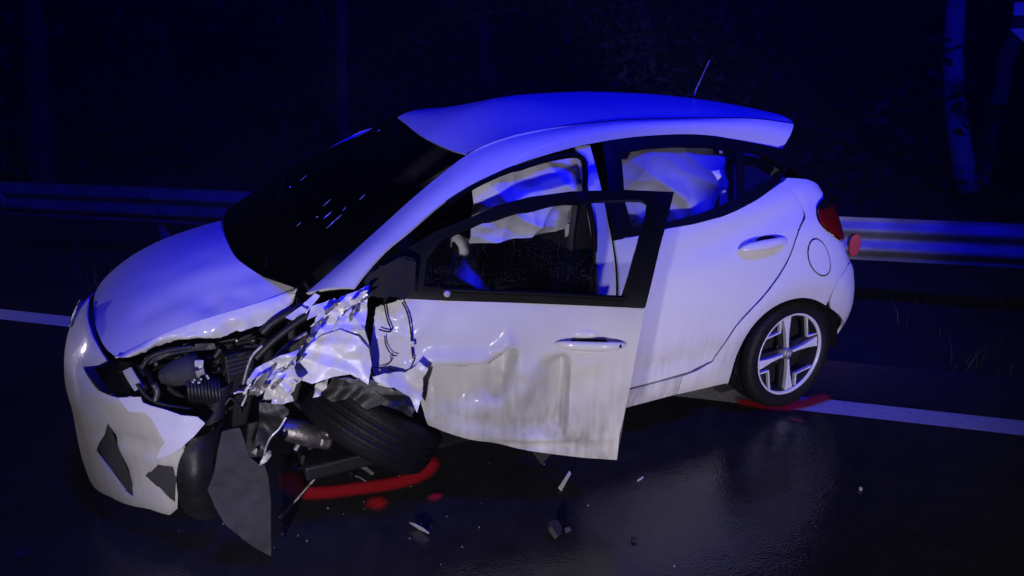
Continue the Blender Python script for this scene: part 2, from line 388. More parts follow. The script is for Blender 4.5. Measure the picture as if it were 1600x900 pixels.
def prism_geo(poly, h0, h1, frame):
    o, e1, e2, ax = frame; n = len(poly); V = [o+p[0]*e1+p[1]*e2+ax*h0 for p in poly]+[o+p[0]*e1+p[1]*e2+ax*h1 for p in poly]
    F = [tuple(range(n))[::-1], tuple(range(n, 2*n))]+[(i, (i+1) % n, n+(i+1) % n, n+i) for i in range(n)]
    return V, F
def tag(o, label=None, cat=None, group=None, kind=None):
    for k, v in (('label', label), ('category', cat), ('group', group), ('kind', kind)):
        if v: o[k] = v
    return o
def empty(name, loc=(0, 0, 0)):
    o = bpy.data.objects.new(name, None); COL.objects.link(o); o.location = loc; o.empty_display_size = .2; return o
def ridged(p, f, seed=0.0):
    v = Vector((p[0]*f+seed*3.1, p[1]*f+seed*1.7, p[2]*f-seed*2.3))
    return 1-2.2*abs(noise.noise(v))
def crumple(amp, f, seed=0):
    r = random.Random(seed*77+5); D = []
    for k in range(7):
        v = Vector((r.gauss(0, 1), r.gauss(0, .5), r.gauss(0, 1))).normalized(); D.append((v, f*(.35, .5, .55, .8, 1.0, 1.7, 2.6)[k]*r.uniform(.8, 1.25), r.random()))
    def g(p):
        p = Vector(p); wv = noise.noise_vector(p*f*.45)*.35/f
        t = [abs(((p+wv).dot(d)*q+h) % 1*2-1)*2-1 for d, q, h in D]
        return amp*(.55*min(t[0], t[1])+.4*max(t[2], t[3])+.28*t[4]+.13*t[5]+.06*t[6])
    return g

# ================================================================== SETTING
LD = np.array([4.45, -3.83]); LD /= np.linalg.norm(LD); LN = np.array([-LD[1], LD[0]])     # edge-line direction and its far-side normal
L0 = np.array([1.78, .455])                                                                # a point on the edge line
RD = np.array([5.78, -4.515]); RD /= np.linalg.norm(RD)
def asphalt():
    m, t, b = nodes('wet_asphalt'); L = t.links.new; tc = t.nodes.new('ShaderNodeTexCoord')
    def nz(s, d=6, r=.5):
        n = t.nodes.new('ShaderNodeTexNoise'); n.inputs['Scale'].default_value = s; n.inputs['Detail'].default_value = d; n.inputs['Roughness'].default_value = r; L(tc.outputs['Object'], n.inputs['Vector']); return n
    big, mid, fine = nz(.7, 4), nz(9, 5), nz(260, 3, .7)
    v = t.nodes.new('ShaderNodeTexVoronoi'); v.inputs['Scale'].default_value = 120; L(tc.outputs['Object'], v.inputs['Vector'])
    cr = t.nodes.new('ShaderNodeValToRGB'); cr.color_ramp.elements[0].position = .25; cr.color_ramp.elements[0].color = (.010, .010, .011, 1); cr.color_ramp.elements[1].position = .8; cr.color_ramp.elements[1].color = (.036, .035, .036, 1)
    mm = t.nodes.new('ShaderNodeMath'); mm.operation = 'MULTIPLY_ADD'; mm.inputs[1].default_value = .5; L(mid.outputs[0], mm.inputs[0]); L(fine.outputs[0], mm.inputs[2])
    m2 = t.nodes.new('ShaderNodeMath'); m2.operation = 'SUBTRACT'; L(mm.outputs[0], m2.inputs[0]); m2.inputs[1].default_value = .25
    L(m2.outputs[0], cr.inputs[0]); L(cr.outputs[0], b.inputs['Base Color'])
    r = t.nodes.new('ShaderNodeMapRange'); r.inputs[1].default_value = .35; r.inputs[2].default_value = .65; r.inputs[3].default_value = .06; r.inputs[4].default_value = .22; L(big.outputs[0], r.inputs[0])
    L(r.outputs[0], b.inputs['Roughness']); b.inputs['Specular IOR Level'].default_value = .5
    bp = t.nodes.new('ShaderNodeBump'); bp.inputs['Strength'].default_value = .22; bp.inputs['Distance'].default_value = .003; L(v.outputs[0], bp.inputs['Height'])
    b2 = t.nodes.new('ShaderNodeBump'); b2.inputs['Strength'].default_value = .12; b2.inputs['Distance'].default_value = .02; L(mid.outputs[0], b2.inputs['Height']); L(bp.outputs[0], b2.inputs['Normal'])
    L(b2.outputs[0], b.inputs['Normal']); return m
M['asphalt'] = asphalt()
M['soil'] = mat('verge_soil', (.028, .026, .018), .9, bump=.8, bscale=12, var=.5, vscale=3)
M['line'] = mat('road_paint', (.62, .62, .60), .45, bump=.3, bscale=160, var=.18, vscale=40)
def strip(name, off0, off1, z0, z1, m, length=70, n=2):
    a = L0+LN*off0; b = L0+LN*off1
    R = [[(*(a+LD*t), z0), (*(b+LD*t), z1)] for t in np.linspace(-length, length, n)]
    return gridmesh(name, R, m, None, smooth=False, flip=True)
tag(strip('road', -60, .62, 0, 0, 'asphalt'), kind='structure')
tag(strip('edge_line', -.08, .08, .004, .004, 'line'), kind='structure')
# verge: slopes gently from the road edge to a wooded bank
R = []
for t in np.linspace(-70, 70, 180):
    row = []
    for d, z in ((.55, -.02), (.75, -.035), (1.1, -.09), (1.6, -.13), (2.4, -.14), (3.5, .0), (5, .3), (8, .9), (14, 1.8), (30, 3.0), (55, 4.5)):
        p = L0+LN*d+LD*t; zz = z+(.05*min(1, d/2)*noise.noise(Vector((p[0]*1.3, p[1]*1.3, 3))) if d > .7 else 0)+(.02*noise.noise(Vector((p[0]*5, p[1]*5, 1))) if d > .7 else 0)
        row.append((p[0], p[1], zz))
    R.append(row)
tag(gridmesh('verge', R, 'soil', None, flip=True), kind='structure')

# guard rail
RA = np.array([4.92, .277])
def rpt(t, z=0, out=0.0):
    p = RA+RD*t+np.array([RD[1], -RD[0]])*out; return np.array([p[0], p[1], z])
grail = empty('guard_rail', tuple(rpt(-3, -.12)))
tag(grail, 'galvanised steel crash barrier running along the verge behind the car', 'guard rail')
inv = -np.array(grail.location)
zt, zb = .60, .285; zs = np.linspace(0, 1, 25)
prof = [(.0-.0, zt)]
def rprof(f):  # W-beam section: depth towards the road
    z = zt-(zt-zb)*f
    return z, .04*(.5-.5*math.cos(4*math.pi*min(max((f-.06)/.88, 0), 1)))+.004
seg = 4.0
for k in range(-6, 5):
    t0, t1 = -1.9+k*seg, -1.9+(k+1)*seg+.15
    R = [[rpt(t, rprof(f)[0]+.003*math.sin(t*2.1), rprof(f)[1]+(.004 if j else 0)+.01*math.sin(t*.9+k))+inv for f in zs] for j, t in enumerate(np.linspace(t0, t1, 9))]
    gridmesh('rail_beam', R, 'galv', grail, th=.004, flip=False)
    box('post', rpt(t0+.1, .18, -.07)+inv, (.055, .1, .72), 'galv', grail, R=rotm('Z', math.degrees(math.atan2(RD[1], RD[0]))), bv=.006)
for t in (-1.9+.1+seg*k for k in range(-6, 5)):
    for zz in (.525, .36):
        V, F = lathe_geo([(.0001, .012), (.012, .010), (.016, .0)], 8, (rpt(t, zz, .047)+inv, np.array([RD[0], RD[1], 0]), np.array([0, 0, 1.]), np.array([RD[1], -RD[0], 0])))
        link('bolt', mesh('bolt', V, F), 'galv', grail)
def reflector(name, px, py, m, rw, rh):
    best = min(np.linspace(-12, 6, 1800), key=lambda t: abs(np.dot(rays((px, py))[0], RT)/np.dot(rays((px, py))[0], FW)-np.dot(rpt(t, .45)-CAM, RT)/np.dot(rpt(t, .45)-CAM, FW)))
    d = rays((px, py))[0]; z = CAM[2]+d[2]*np.linalg.norm((rpt(best)-CAM)[:2])/np.linalg.norm(d[:2])
    fr = (rpt(best, z, .045)+inv, np.array([RD[0], RD[1], 0]), np.array([0, 0, 1.]), np.array([RD[1], -RD[0], 0]))
    poly = [(rw*math.cos(a)*(1 if abs(math.cos(a)) < .8 else .95), rh*math.sin(a)) for a in np.linspace(0, 2*math.pi, 17)[:-1]]
    o = link(name, mesh(name, *prism_geo(poly, 0, .018, fr)), m, grail, False); bevel(o, .004); return o
reflector('red_glow_disc', 1333, 380, 'redglow', .042, .085)  # red disc painted in for a blurred red glow on the rail
reflector('pale_reflector', 9, 309, 'amber', .04, .05)

# grass and weeds of the verge
def blades(n, area, hmin, hmax, wd):
    V = []; F = []
    for i in range(n):
        x, y, z = area(); h = random.uniform(hmin, hmax); a = random.uniform(0, 6.283); b = random.uniform(0, 6.283); l = random.uniform(.1, .7)*h
        w2 = wd*random.uniform(.6, 1.3); dx, dy = math.cos(a)*w2, math.sin(a)*w2; lx, ly = math.cos(b)*l, math.sin(b)*l; k = len(V)
        V += [(x-dx, y-dy, z), (x+dx, y+dy, z), (x+dx*.7+lx*.35, y+dy*.7+ly*.35, z+h*.6), (x-dx*.7+lx*.35, y-dy*.7+ly*.35, z+h*.6), (x+lx, y+ly, z+h)]
        F += [(k, k+1, k+2, k+3), (k+3, k+2, k+4)]
    return V, F
def garea():
    d = .62+abs(random.gauss(0, 1.3)); t = random.uniform(-9, 9); p = L0+LN*d+LD*t
    if t > 2.2 and random.random() < .85: return garea()
    if noise.noise(Vector((p[0]*.9, p[1]*.9, 7)))+random.uniform(-.35, .35) < -.05: return garea()
    return p[0], p[1], float(np.interp(d, [.5, .75, 1.1, 1.6, 2.4, 3.5, 5], [-.03, -.045, -.1, -.14, -.15, -.02, .27]))
V, F = blades(9000, garea, .05, .26, .004)
tag(link('verge_grass', mesh('verge_grass', V, F), 'grass', None, False), 'rough dark grass on the verge under the guard rail', 'grass', kind='stuff')

# trees beyond the rail
def tree(trunk, rad, label, crown_c, crown_r, nleaf, extra=(), seed=0, bark='bark'):
    random.seed(seed); base = trunk[0]; t = empty('tree', tuple(base)); o = np.array(base, float)
    tag(t, label, 'tree', 'trees beyond the guard rail')
    parts = [tube_geo(resample([np.array(p)-o for p in trunk], 24)+np.array([[.03*noise.noise(Vector((i*.4, seed, k*7.1))) for k in range(3)] for i in range(24)]), np.interp(np.linspace(0, 1, 24), np.linspace(0, 1, len(rad)), rad), 12)]
    tips = []
    tp = np.array(trunk[-1])-o
    for k in range(7):
        f = random.uniform(.45, .95); p = resample([np.array(q)-o for q in trunk], 20)[int(f*19)]
        e = p+np.array([random.uniform(-1.6, 1.6), random.uniform(-1.4, 1.4), random.uniform(.4, 1.8)]); tips.append(e)
        parts.append(tube_geo([p, (p+e)/2+[0, 0, .1], e], [rad[-1]*.6, rad[-1]*.4, .01], 6))
    for e in extra: parts.append(tube_geo(resample([np.array(q)-o for q in e[0]], 14), np.interp(np.linspace(0, 1, 14), [0, 1], e[1]), 10))
    link('trunk', mesh('trunk', *join_geo(parts)), bark, t)
    V = []; F = []; cc = np.array(crown_c)-o
    cl = [cc+np.array([random.gauss(0, .45)*crown_r[0], random.gauss(0, .45)*crown_r[1], random.gauss(0, .45)*crown_r[2]]) for _ in range(26)]+tips
    for i in range(nleaf):
        c = random.choice(cl)+np.array([random.gauss(0, .28), random.gauss(0, .28), random.gauss(0, .22)])
        a = Vector((random.gauss(0, 1), random.gauss(0, 1), random.gauss(0, 1))).normalized(); b = a.orthogonal().normalized(); s = random.uniform(.03, .07); k = len(V)
        c = Vector(c); V += [c-a*s*1.3, c+b*s*.6, c+a*s*1.3, c-b*s*.6]; F.append((k, k+1, k+2, k+3))
    link('crown', mesh('crown', V, F), 'leaf', t, False)
    return t
def far(px, py, dist):
    d = rays((px, py))[0]; return CAM+d*dist/np.linalg.norm(d[:2])
D1 = 8.6
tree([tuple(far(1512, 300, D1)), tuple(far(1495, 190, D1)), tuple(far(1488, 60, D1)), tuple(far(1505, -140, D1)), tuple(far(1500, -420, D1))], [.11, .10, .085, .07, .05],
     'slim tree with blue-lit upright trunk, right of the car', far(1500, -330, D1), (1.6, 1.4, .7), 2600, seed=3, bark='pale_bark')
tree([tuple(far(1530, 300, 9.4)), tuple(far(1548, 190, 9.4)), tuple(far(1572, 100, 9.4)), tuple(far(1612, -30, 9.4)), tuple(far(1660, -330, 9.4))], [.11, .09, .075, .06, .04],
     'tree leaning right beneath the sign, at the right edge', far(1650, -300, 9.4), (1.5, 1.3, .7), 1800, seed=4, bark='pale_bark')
tree([tuple(far(540, 330, 9)), tuple(far(535, 150, 9)), tuple(far(532, 20, 9)), tuple(far(545, -300, 9))], [.10, .085, .07, .05],
     'faint slender tree trunk standing behind the windscreen', far(540, -250, 9), (1.7, 1.5, .8), 2200, seed=5)
for i, (px, d, lab) in enumerate([(60, 10.5, 'dark tree at the far left edge behind the barrier'), (260, 12.5, 'dark tree behind the bonnet, between the left-edge tree and the slender trunk'),
                                  (760, 11.5, 'dim leafy tree rising behind the front of the car roof'), (1010, 10.5, 'dim blue leafy tree behind the roof, left of the aerial'),
                                  (1250, 12, 'dark leafy tree behind the tailgate and spoiler')]):
    tree([tuple(far(px+5, 300, d)), tuple(far(px, 120, d)), tuple(far(px-14, -60, d)), tuple(far(px+10, -400, d))], [.16, .13, .11, .06], lab, far(px, 60, d), (3.0, 2.2, 2.4), 5200, seed=11+i)
random.seed(21)
# dense undergrowth on the bank
V = []; F = []
for i in range(16000):
    t = random.uniform(-16, 14); d = 4.2+abs(random.gauss(0, 2.4)); p = L0+LN*d+LD*t
    hz = float(np.interp(d, [3.5, 5, 8, 14], [0, .3, .9, 1.8])); top = .5+1.5*max(0, noise.noise(Vector((p[0]*.6, p[1]*.6, 2)))+.25)
    c = Vector((p[0], p[1], hz+random.random()**1.4*top)); a = Vector((random.gauss(0, 1), random.gauss(0, 1), random.gauss(0, 1))).normalized(); b = a.orthogonal().normalized(); s = random.uniform(.03, .08); k = len(V)
    V += [c-a*s*1.3, c+b*s*.6, c+a*s*1.3, c-b*s*.6]; F.append((k, k+1, k+2, k+3))
tag(link('undergrowth', mesh('undergrowth', V, F), 'leaf', None, False), 'dark undergrowth covering the bank behind the barrier', 'undergrowth', kind='stuff')

# road sign at the right edge
sp = far(1690, 40, 7.6); sg = empty('road_sign', (sp[0], sp[1], -.1))
tag(sg, 'two small reflective plates on a post at the top right corner', 'road sign')
so = -np.array(sg.location)
tube('post', [np.array([0, 0, -.2]), np.array([0, 0, 2.9])], .03, 'galv', sg, 10)
sr = np.array([RT[0], RT[1], 0]); sn = np.array([-math.sin(YAW+.25), -math.cos(YAW+.25), 0]); sr = np.array([-sn[1], sn[0], 0])*1.0; sr = sr if sr@RT > 0 else -sr
def plate(pix):
    q = [aty(px, py, 0) for px, py in pix]; P = []
    for px, py in pix:
        d = rays((px, py))[0]; k = ((np.array(sg.location)-CAM+sn*.04)@sn)/(d@sn); P.append(CAM+d*k+so)
    n = len(P); V = P+[p-sn*.004 for p in P]
    o = link('sign_plate', mesh('sign_plate', V, [tuple(range(n)), tuple(range(n, 2*n))[::-1]]+[(i, n+i, n+(i+1) % n, (i+1) % n) for i in range(n)]), 'signface', sg, False)
plate([(1586, 4), (1710, 2), (1708, 26), (1583, 24)]); plate([(1578, 45), (1706, 40), (1704, 72), (1602, 67)])

# ================================================================== THE CAR
car = empty('crashed_car')
tag(car, 'white hatchback with smashed front left corner and open driver door', 'car')
S = Side(-1); SF = Side(1); H = Hood()

def both(name, outline, m, **k):
    """the same panel on the near and the far flank"""
    a = panel(name, S, outline, m, car, **k); panel(name, S, outline, m, car, mirror=True, **k); return a

# ---- near rear quarter, rear door, sills
arch = S.px((1137, 602), (1150, 560), (1170, 520), (1200, 487), (1235, 469), (1268, 467), (1298, 482), (1318, 512), (1327, 545))
arch = [tuple(q) for q in smooth_poly(arch, 5, False)]
cut = S.px((1113, 565), (1150, 510), (1200, 455), (1230, 410), (1248, 360), (1254, 330), (1240, 296), (1222, 283))
cut = [tuple(q) for q in smooth_poly(cut, 4, False)]
tail_in = S.px((1299, 304), (1280, 316), (1274, 328), (1279, 345), (1293, 361), (1313, 376))
tail_in = [tuple(q) for q in smooth_poly(tail_in, 4, False)]
seamt = S.px((1313, 434))[0]
bseam = S.px((1313, 434), (1305, 452), (1297, 470))
qtop = S.px((1232, 277), (1262, 279), (1286, 289))
GAP = .004
def shift(poly, du, dz=0): return [(u+du, z+dz) for u, z in poly]
ai = int(np.argmin([abs(q[0]-bseam[-1][0])+abs(q[1]-bseam[-1][1]) for q in arch]))
ubump = tail_in[-1][0]
quarter = [(cut[0][0]+.004, .335-.0)]+[(q[0]+GAP, q[1]) for q in cut]+qtop+tail_in+[(tail_in[-1][0]+.01, tail_in[-1][1]-.02), (seamt[0]+.10, seamt[1]+.02), (seamt[0], seamt[1])]+bseam[1:-1]+arch[:ai+1][::-1]+[(arch[0][0]-.0, .335)]
# sill strip runs from the front door to the arch
sill = [(1.15, .30), (2.1, .315), (2.45, .325), (cut[0][0]-.02, cut[0][1]-.012)]+[(cut[0][0]+.02, cut[0][1]+.01)]
quarter = [(2.47, .215), (2.47, .318), (2.55, .33)]+[(q[0]+GAP, q[1]-GAP) for q in cut]+qtop+tail_in+[(tail_in[-1][0]+.10, tail_in[-1][1]-.035), (seamt[0]+.14, seamt[1]+.04), (seamt[0], seamt[1])]+bseam[1:-1]+arch[:ai+1][::-1]+[(arch[0][0]-.005, .205)]
both('quarter_panel', quarter, 'paint_worn', step=.03, th=.012, roll=.003)
panel('sill', S, [(1.9, .205), (1.9, .306), (2.2, .312), (2.468, .318), (2.468, .213)], 'paint_dirty', car, step=.04, th=.012, off=-.006)
panel('shaded_sill', S, [(1.25, .20), (1.25, .30), (1.89, .305), (1.89, .205)], 'plastic', car, step=.04, th=.012, off=-.05)  # set-back sill coloured black for the shade under the open door
panel('sill', S, [(1.25, .20), (1.25, .30), (2.0, .307), (2.468, .318), (2.468, .213)], 'paint_dirty', car, step=.04, th=.012, off=-.006, mirror=True)
belt = S.px((1222, 285), (1208, 295), (1180, 314), (1130, 338), (1085, 350), (1045, 357))
belt_f = [(2.25, belt[-1][1]-.012), (2.085, belt[-1][1]-.02)]
rd = [(2.085, .325), (2.30, .327), (2.50, .335)]+[(q[0]-.001, q[1]+.003) for q in cut[:-2]]+belt+belt_f
rear_door = both('rear_door', rd, 'paint_worn', step=.03, th=.012, roll=.003)
# rear bumper wraps round the tail
bump = bseam+arch[ai+1:]+[(arch[-1][0]+.02, .215), (UEND-.4, .20), (UEND, .20), (UEND, .66), (seamt[0]+.45, .665), (seamt[0]+.145, seamt[1]+.037)]
both('rear_bumper', [(q[0]+.003, q[1]) for q in bump[:-4]]+bump[-4:], 'paint_worn', step=.035, th=.012, roll=.002)
# tail lamps
tl = tail_in+[(tail_in[-1][0]+.22, tail_in[-1][1]-.02), (tail_in[-1][0]+.30, tail_in[-1][1]+.10), (tail_in[0][0]+.16, tail_in[0][1]-.01)]
both('tail_lamp', [(q[0]+.003, q[1]) for q in tl], 'red', step=.02, th=.02, off=.016, roll=.006)
tdark = [tail_in[0]]+tail_in[1:10]+[(tail_in[9][0]+.20, tail_in[9][1]+.004), (tail_in[0][0]+.155, tail_in[0][1]-.012)]
both('tail_lamp_cap', [(q[0]+.004, q[1]) for q in tdark], 'trim', step=.02, off=.0195, roll=.003)
# tailgate (white lower skin, glass above)
tg = [(tail_in[-1][0]+.10, tail_in[-1][1]-.04), (tail_in[-1][0]+.23, tail_in[-1][1]-.025), (tail_in[-1][0]+.31, tail_in[-1][1]+.10), (tail_in[0][0]+.17, tail_in[0][1]-.012), (tail_in[0][0]+.02, tail_in[0][1]+.02), (UEND, 1.08), (UEND, .67), (seamt[0]+.46, .67), (seamt[0]+.15, seamt[1]+.045)]
both('tailgate_half', tg, 'paint', step=.04, th=.012, off=-.004)
shoulder = [qtop[-1], tail_in[0], (tail_in[0][0]+.02, tail_in[0][1]+.018), (qtop[-1][0]+.03, qtop[-1][1]+.004)]
tgg = [(qtop[1][0], qtop[1][1]+.004), (qtop[-1][0]+.03, qtop[-1][1]+.01), (UEND, 1.10), (UEND, 1.33), (qtop[-1][0]+.10, 1.31), (qtop[1][0]-.02, 1.28), (qtop[1][0]-.03, 1.20)]
both('rear_window', tgg, 'trim', step=.04, th=.01, off=-.012)
# fuel flap: a thin dark gap round a disc
fc = np.array(S.px((1280, 402))[0])
fl = [(fc[0]+.083*math.cos(a), fc[1]+.094*math.sin(a)) for a in np.linspace(0, 2*math.pi, 29)[:-1]]
panel('fuel_flap_gap', S, fl, 'trim', car, step=.02, off=.0012, holes=[[(fc[0]+.0765*math.cos(a), fc[1]+.0875*math.sin(a)) for a in np.linspace(0, 2*math.pi, 29)[:-1]]])
panel('fuel_flap', S, [(fc[0]+.076*math.cos(a), fc[1]+.087*math.sin(a)) for a in np.linspace(0, 2*math.pi, 29)[:-1]], 'paint', car, step=.02, off=.0022)
# ---- rear side window: black frame with two openings
fr_top = S.px((942, 222), (970, 218), (1005, 213), (1050, 210), (1100, 211), (1160, 221), (1222, 234), (1240, 246))
fr_bot = [(belt[0][0]+.03, belt[0][1]+.02)]+[(q[0], q[1]+.004) for q in belt]+[(2.25, belt[-1][1]-.008), (2.085, belt[-1][1]-.016)]
fr_front = S.px((946, 300))
o1 = S.px((970, 240), (1010, 232), (1060, 229), (1110, 231), (1150, 238), (1153, 275), (1154, 306), (1120, 324), (1080, 338), (1045, 346))+[(2.26, belt[-1][1]+.02), (2.175, belt[-1][1]+.015), (2.165, 1.14)]
o2 = S.px((1163, 236), (1195, 243), (1222, 258), (1224, 268), (1195, 283), (1163, 300))
frame = fr_top+fr_bot+[(2.085, 1.1)]
both('window_frame', frame, 'trim', step=.03, holes=[o1, o2], off=.004, th=.014, roll=.003)
both('rear_door_glass', [(np.array(q)-np.mean(o1, 0))*1.02+np.mean(o1, 0) for q in o1], 'glass', step=.05, off=-.014)
both('c_pillar_trim', [(np.array(q)-np.mean(o2, 0))*1.6+np.mean(o2, 0) for q in o2], 'galv', step=.05, off=-.07)
both('quarter_glass', [(np.array(q)-np.mean(o2, 0))*1.05+np.mean(o2, 0) for q in o2], 'dglass', step=.05, off=-.014)
# door handle of the rear door
def handle(Sf, pa, pb, parent, m='paint', hook=True):
    A, B = np.array(Sf.px(pa)[0]), np.array(Sf.px(pb)[0]); ax = B-A; L_ = np.linalg.norm(ax); ax /= L_; pr = np.array([-ax[1], ax[0]])
    rings = []
    for f in np.linspace(0, 1, 25):
        e = (1-abs(2*f-1)**4)**.5*.95+.05; rise = .012+.026*(1-abs(2*f-1)**3.0)
        ring = []
        for k in range(12):
            t = 2*math.pi*k/12; q = A+ax*(f*L_)+pr*(.0175*e*math.sin(t)); P = Sf.pt(q)[0]; N = Sf.nrm(np.array([q]))[0]
            ring.append(P+N*(rise+.010*e*math.cos(t)))
        rings.append(ring)
    rings = [[np.mean(rings[0], 0)]*12]+rings+[[np.mean(rings[-1], 0)]*12]
    return gridmesh('door_handle', rings, m, parent, closed=True, flip=True)
def cup(Sf, pc, ru, rv, depth, parent):
    c = np.array(Sf.px(pc)[0]); rings = []
    for f in np.linspace(0, 1, 8):
        ring = []
        for k in range(28):
            t = 2*math.pi*k/28; q = c+[ru*f*math.cos(t), rv*f*math.sin(t)]; P = Sf.pt(q)[0]; N = Sf.nrm(np.array([q]))[0]
            ring.append(P+N*(.0025-depth*(1-f**3)*.0+(.004*(1-abs(2*f-1)) if f > .5 else .004)))
        rings.append(ring)
    return gridmesh('handle_cup', rings, 'paint', parent, closed=True)
h1 = handle(S, (1152, 391), (1228, 375), rear_door)
hc = np.array(S.px((1198, 379))[0])
panel('handle_shade', S, [(hc[0]+.075*math.cos(a)+.004, hc[1]+.008+.020*math.sin(a)) for a in np.linspace(0, 2*math.pi, 21)[:-1]], 'trim', rear_door, step=.02, off=.0015)  # flat black patch painted as the shade behind the handle

# ---- roof rail (A pillar to spoiler) and roof
up_px = [(478, 458), (520, 422), (560, 386), (600, 350), (650, 305), (700, 264), (730, 242), (765, 226), (800, 214), (870, 200), (940, 191), (1000, 187), (1100, 185), (1180, 186), (1240, 194)]
up_y = [-.63, -.615, -.60, -.585, -.565, -.54, -.525, -.525, -.525, -.53, -.535, -.535, -.525, -.505, -.455]
lo_px = [(552, 450), (575, 420), (605, 388), (640, 360), (690, 318), (725, 295), (745, 284), (775, 270), (805, 257), (870, 237), (925, 224), (1000, 213), (1090, 210), (1165, 221), (1222, 233)]
upc = np.array([aty(p[0], p[1], y) for p, y in zip(up_px, up_y)])
loc = S.hit(lo_px); loc[-2:, 1] += [.03, .06]
for i in (-2, -1): loc[i] = aty(*lo_px[i], loc[i][1])
upr = resample(upc, 70); lor = resample(loc, 70)
rows = []
for f in np.linspace(0, 1, 9):
    b = .022*math.sin(math.pi*f); P = lor*(1-f)+upr*f; nrm_ = np.array([0, -.75, .66]); rows.append(P+b*nrm_)
gridmesh('roof_rail', rows, 'paint', car, th=.01, flip=False)
RAIL = np.array(rows)*[1, -1, 1]
# roof skin between the rails
zc_f = pchip([1.40, 1.50, 1.58, 1.70, 1.85, 2.05, 2.36, 2.7, 3.1, 3.4, 3.65], [1.33, 1.385, 1.425, 1.475, 1.508, 1.527, 1.535, 1.522, 1.485, 1.440, 1.385])
edge = resample(upc[6:], 60)
front = np.array([aty(730, 242, -.525), aty(708, 236, -.40), aty(685, 226, -.25), aty(663, 215, -.08), aty(648, 205, .10), aty(636, 195, .28), aty(627, 188, .42), aty(621, 183, .53)])
def roofpt(i, b):
    e = edge[i]; f = i/59
    xr = e[0]+(1-abs(b)**2.2)*(-.03*(1-f)+.16*sstep(.75, 1, f))
    zc = float(zc_f(xr)); z = zc-(zc-e[2])*(.25*abs(b)**2+.75*abs(b)**1.35)
    return np.array([xr, b*abs(e[1]), z])
rows = [[roofpt(i, b) for b in np.linspace(-1, 1, 41)] for i in range(60)]
fr_s = resample(front, 41)
KB = 18                                                        # the leading edge rolls over into the windscreen header
for j in range(41):
    p0, p1 = fr_s[j], np.array(rows[KB][j]); t1 = (np.array(rows[KB+1][j])-np.array(rows[KB-1][j]))/2*KB; L_ = np.linalg.norm(p1-p0); t0 = np.array([.80, 0, .42])*L_; t1 = t1/np.linalg.norm(t1)*L_
    for i in range(KB):
        t = i/KB; rows[i][j] = (2*t**3-3*t*t+1)*p0+(t**3-2*t*t+t)*t0+(-2*t**3+3*t*t)*p1+(t**3-t*t)*t1
roof = gridmesh('roof', rows, 'paint', car, th=.01, flip=True)
# spoiler: end face below the roof's rear edge
re = np.array(rows[-1]); lowr = np.array([loc[-1]*(1, 1, 1)]); sp_rows = []
for f in np.linspace(0, 1, 7):
    lw = re+np.array([[-.06-.06*abs(b)**3, .0, -.105+.02*(1-abs(b)**2)] for b in np.linspace(-1, 1, 41)])
    sp_rows.append(re*(1-f)+lw*f+np.array([.015*math.sin(math.pi*f), 0, 0]))
gridmesh('spoiler', sp_rows, 'paint', car, th=.01, flip=True)
under = [sp_rows[-1], np.array(sp_rows[-1])*[1, .9, 1]+[-.22, 0, -.01]]
gridmesh('spoiler_underside', under, 'trim', car, th=.006, flip=True)
tube('roof_seam', upc[6:]+np.array([0, .004, .001]), .0035, 'trim', car, 6, sm=60)
# aerial
ab = np.array([3.11, .02, float(zc_f(3.11))-.004])
an = tube('aerial', [ab, ab+[.012, 0, .05], ab+[.09, .0, .20]], [.006, .005, .004], 'castalu', car, 8)
link('aerial_foot', mesh('aerial_foot', *lathe_geo([(.0001, .018), (.018, .014), (.028, .0)], 12, (ab+[-.01, 0, 0], np.array([1, 0, 0.]), np.array([0, 1., 0]), np.array([0, 0, 1.])))), 'trim', an)

# ---- windscreen
wb = np.array([aty(462, 449, -.66), aty(440, 441, -.58), aty(402, 427, -.45), aty(370, 404, -.30), aty(354, 376, -.12), aty(349, 354, .08), aty(350, 338, .28), aty(356, 327, .45), aty(372, 318, .60)])
wbr = resample(wb, 41); wtr = fr_s+np.array([-.006, 0, -.004])
rows = []
for f in np.linspace(0, 1, 15):
    b = .055*math.sin(math.pi*f); rows.append([wbr[j]*(1-f)+wtr[j]*f+b*(1-.5*abs(j/20-1)**2)*np.array([-.45, 0, .89]) for j in range(41)])
gridmesh('windscreen', rows, 'wind', car, flip=True)
band = [[np.array(rows[i][j])+np.array([.004, 0, -.006]) for j in range(41)] for i in range(4)]
gridmesh('windscreen_band', band, 'trim', car, flip=True)
far_edge = np.array([r[-1] for r in rows]); near_edge = np.array([r[0] for r in rows])
# far roof rail: follows the far edge of the windscreen, then the roof
fe = np.vstack([far_edge[::3], [RAIL[-1][k] for k in range(34, 70, 5)], RAIL[-1][-1]]); fu = resample(fe, 70); fl_off = np.stack([np.full(70, .01), np.interp(np.linspace(0, 1, 70), [0, .35, .9, 1], [.07, .07, .05, .045]), np.interp(np.linspace(0, 1, 70), [0, .35, 1], [-.05, -.07, -.09])], 1)
gridmesh('roof_rail', [fu+fl_off*(1-f)+np.array([0, .02, .012])*math.sin(math.pi*f) for f in np.linspace(0, 1, 7)], 'paint', car, th=.01, flip=True)
# cowl below the glass and wipers
gridmesh('cowl', [wbr+[.015, .0, -.035], wbr+[.06, 0, -.05], wbr+[.14, 0, -.12]], 'trim', car, flip=True)
for a, b in (((.72, -.42), (.98, .12)), ((.69, .12), (.93, .55))):
    pa = wbr[int((a[1]+.66)/1.26*40)]+np.array([.03, 0, .02]); pb = np.array(rows[5][int((b[1]+.66)/1.26*40)])+np.array([-.015, 0, .025])
    tube('wiper', [pa, (pa+pb)/2+[0, 0, .01], pb], .007, 'trim', car, 6)

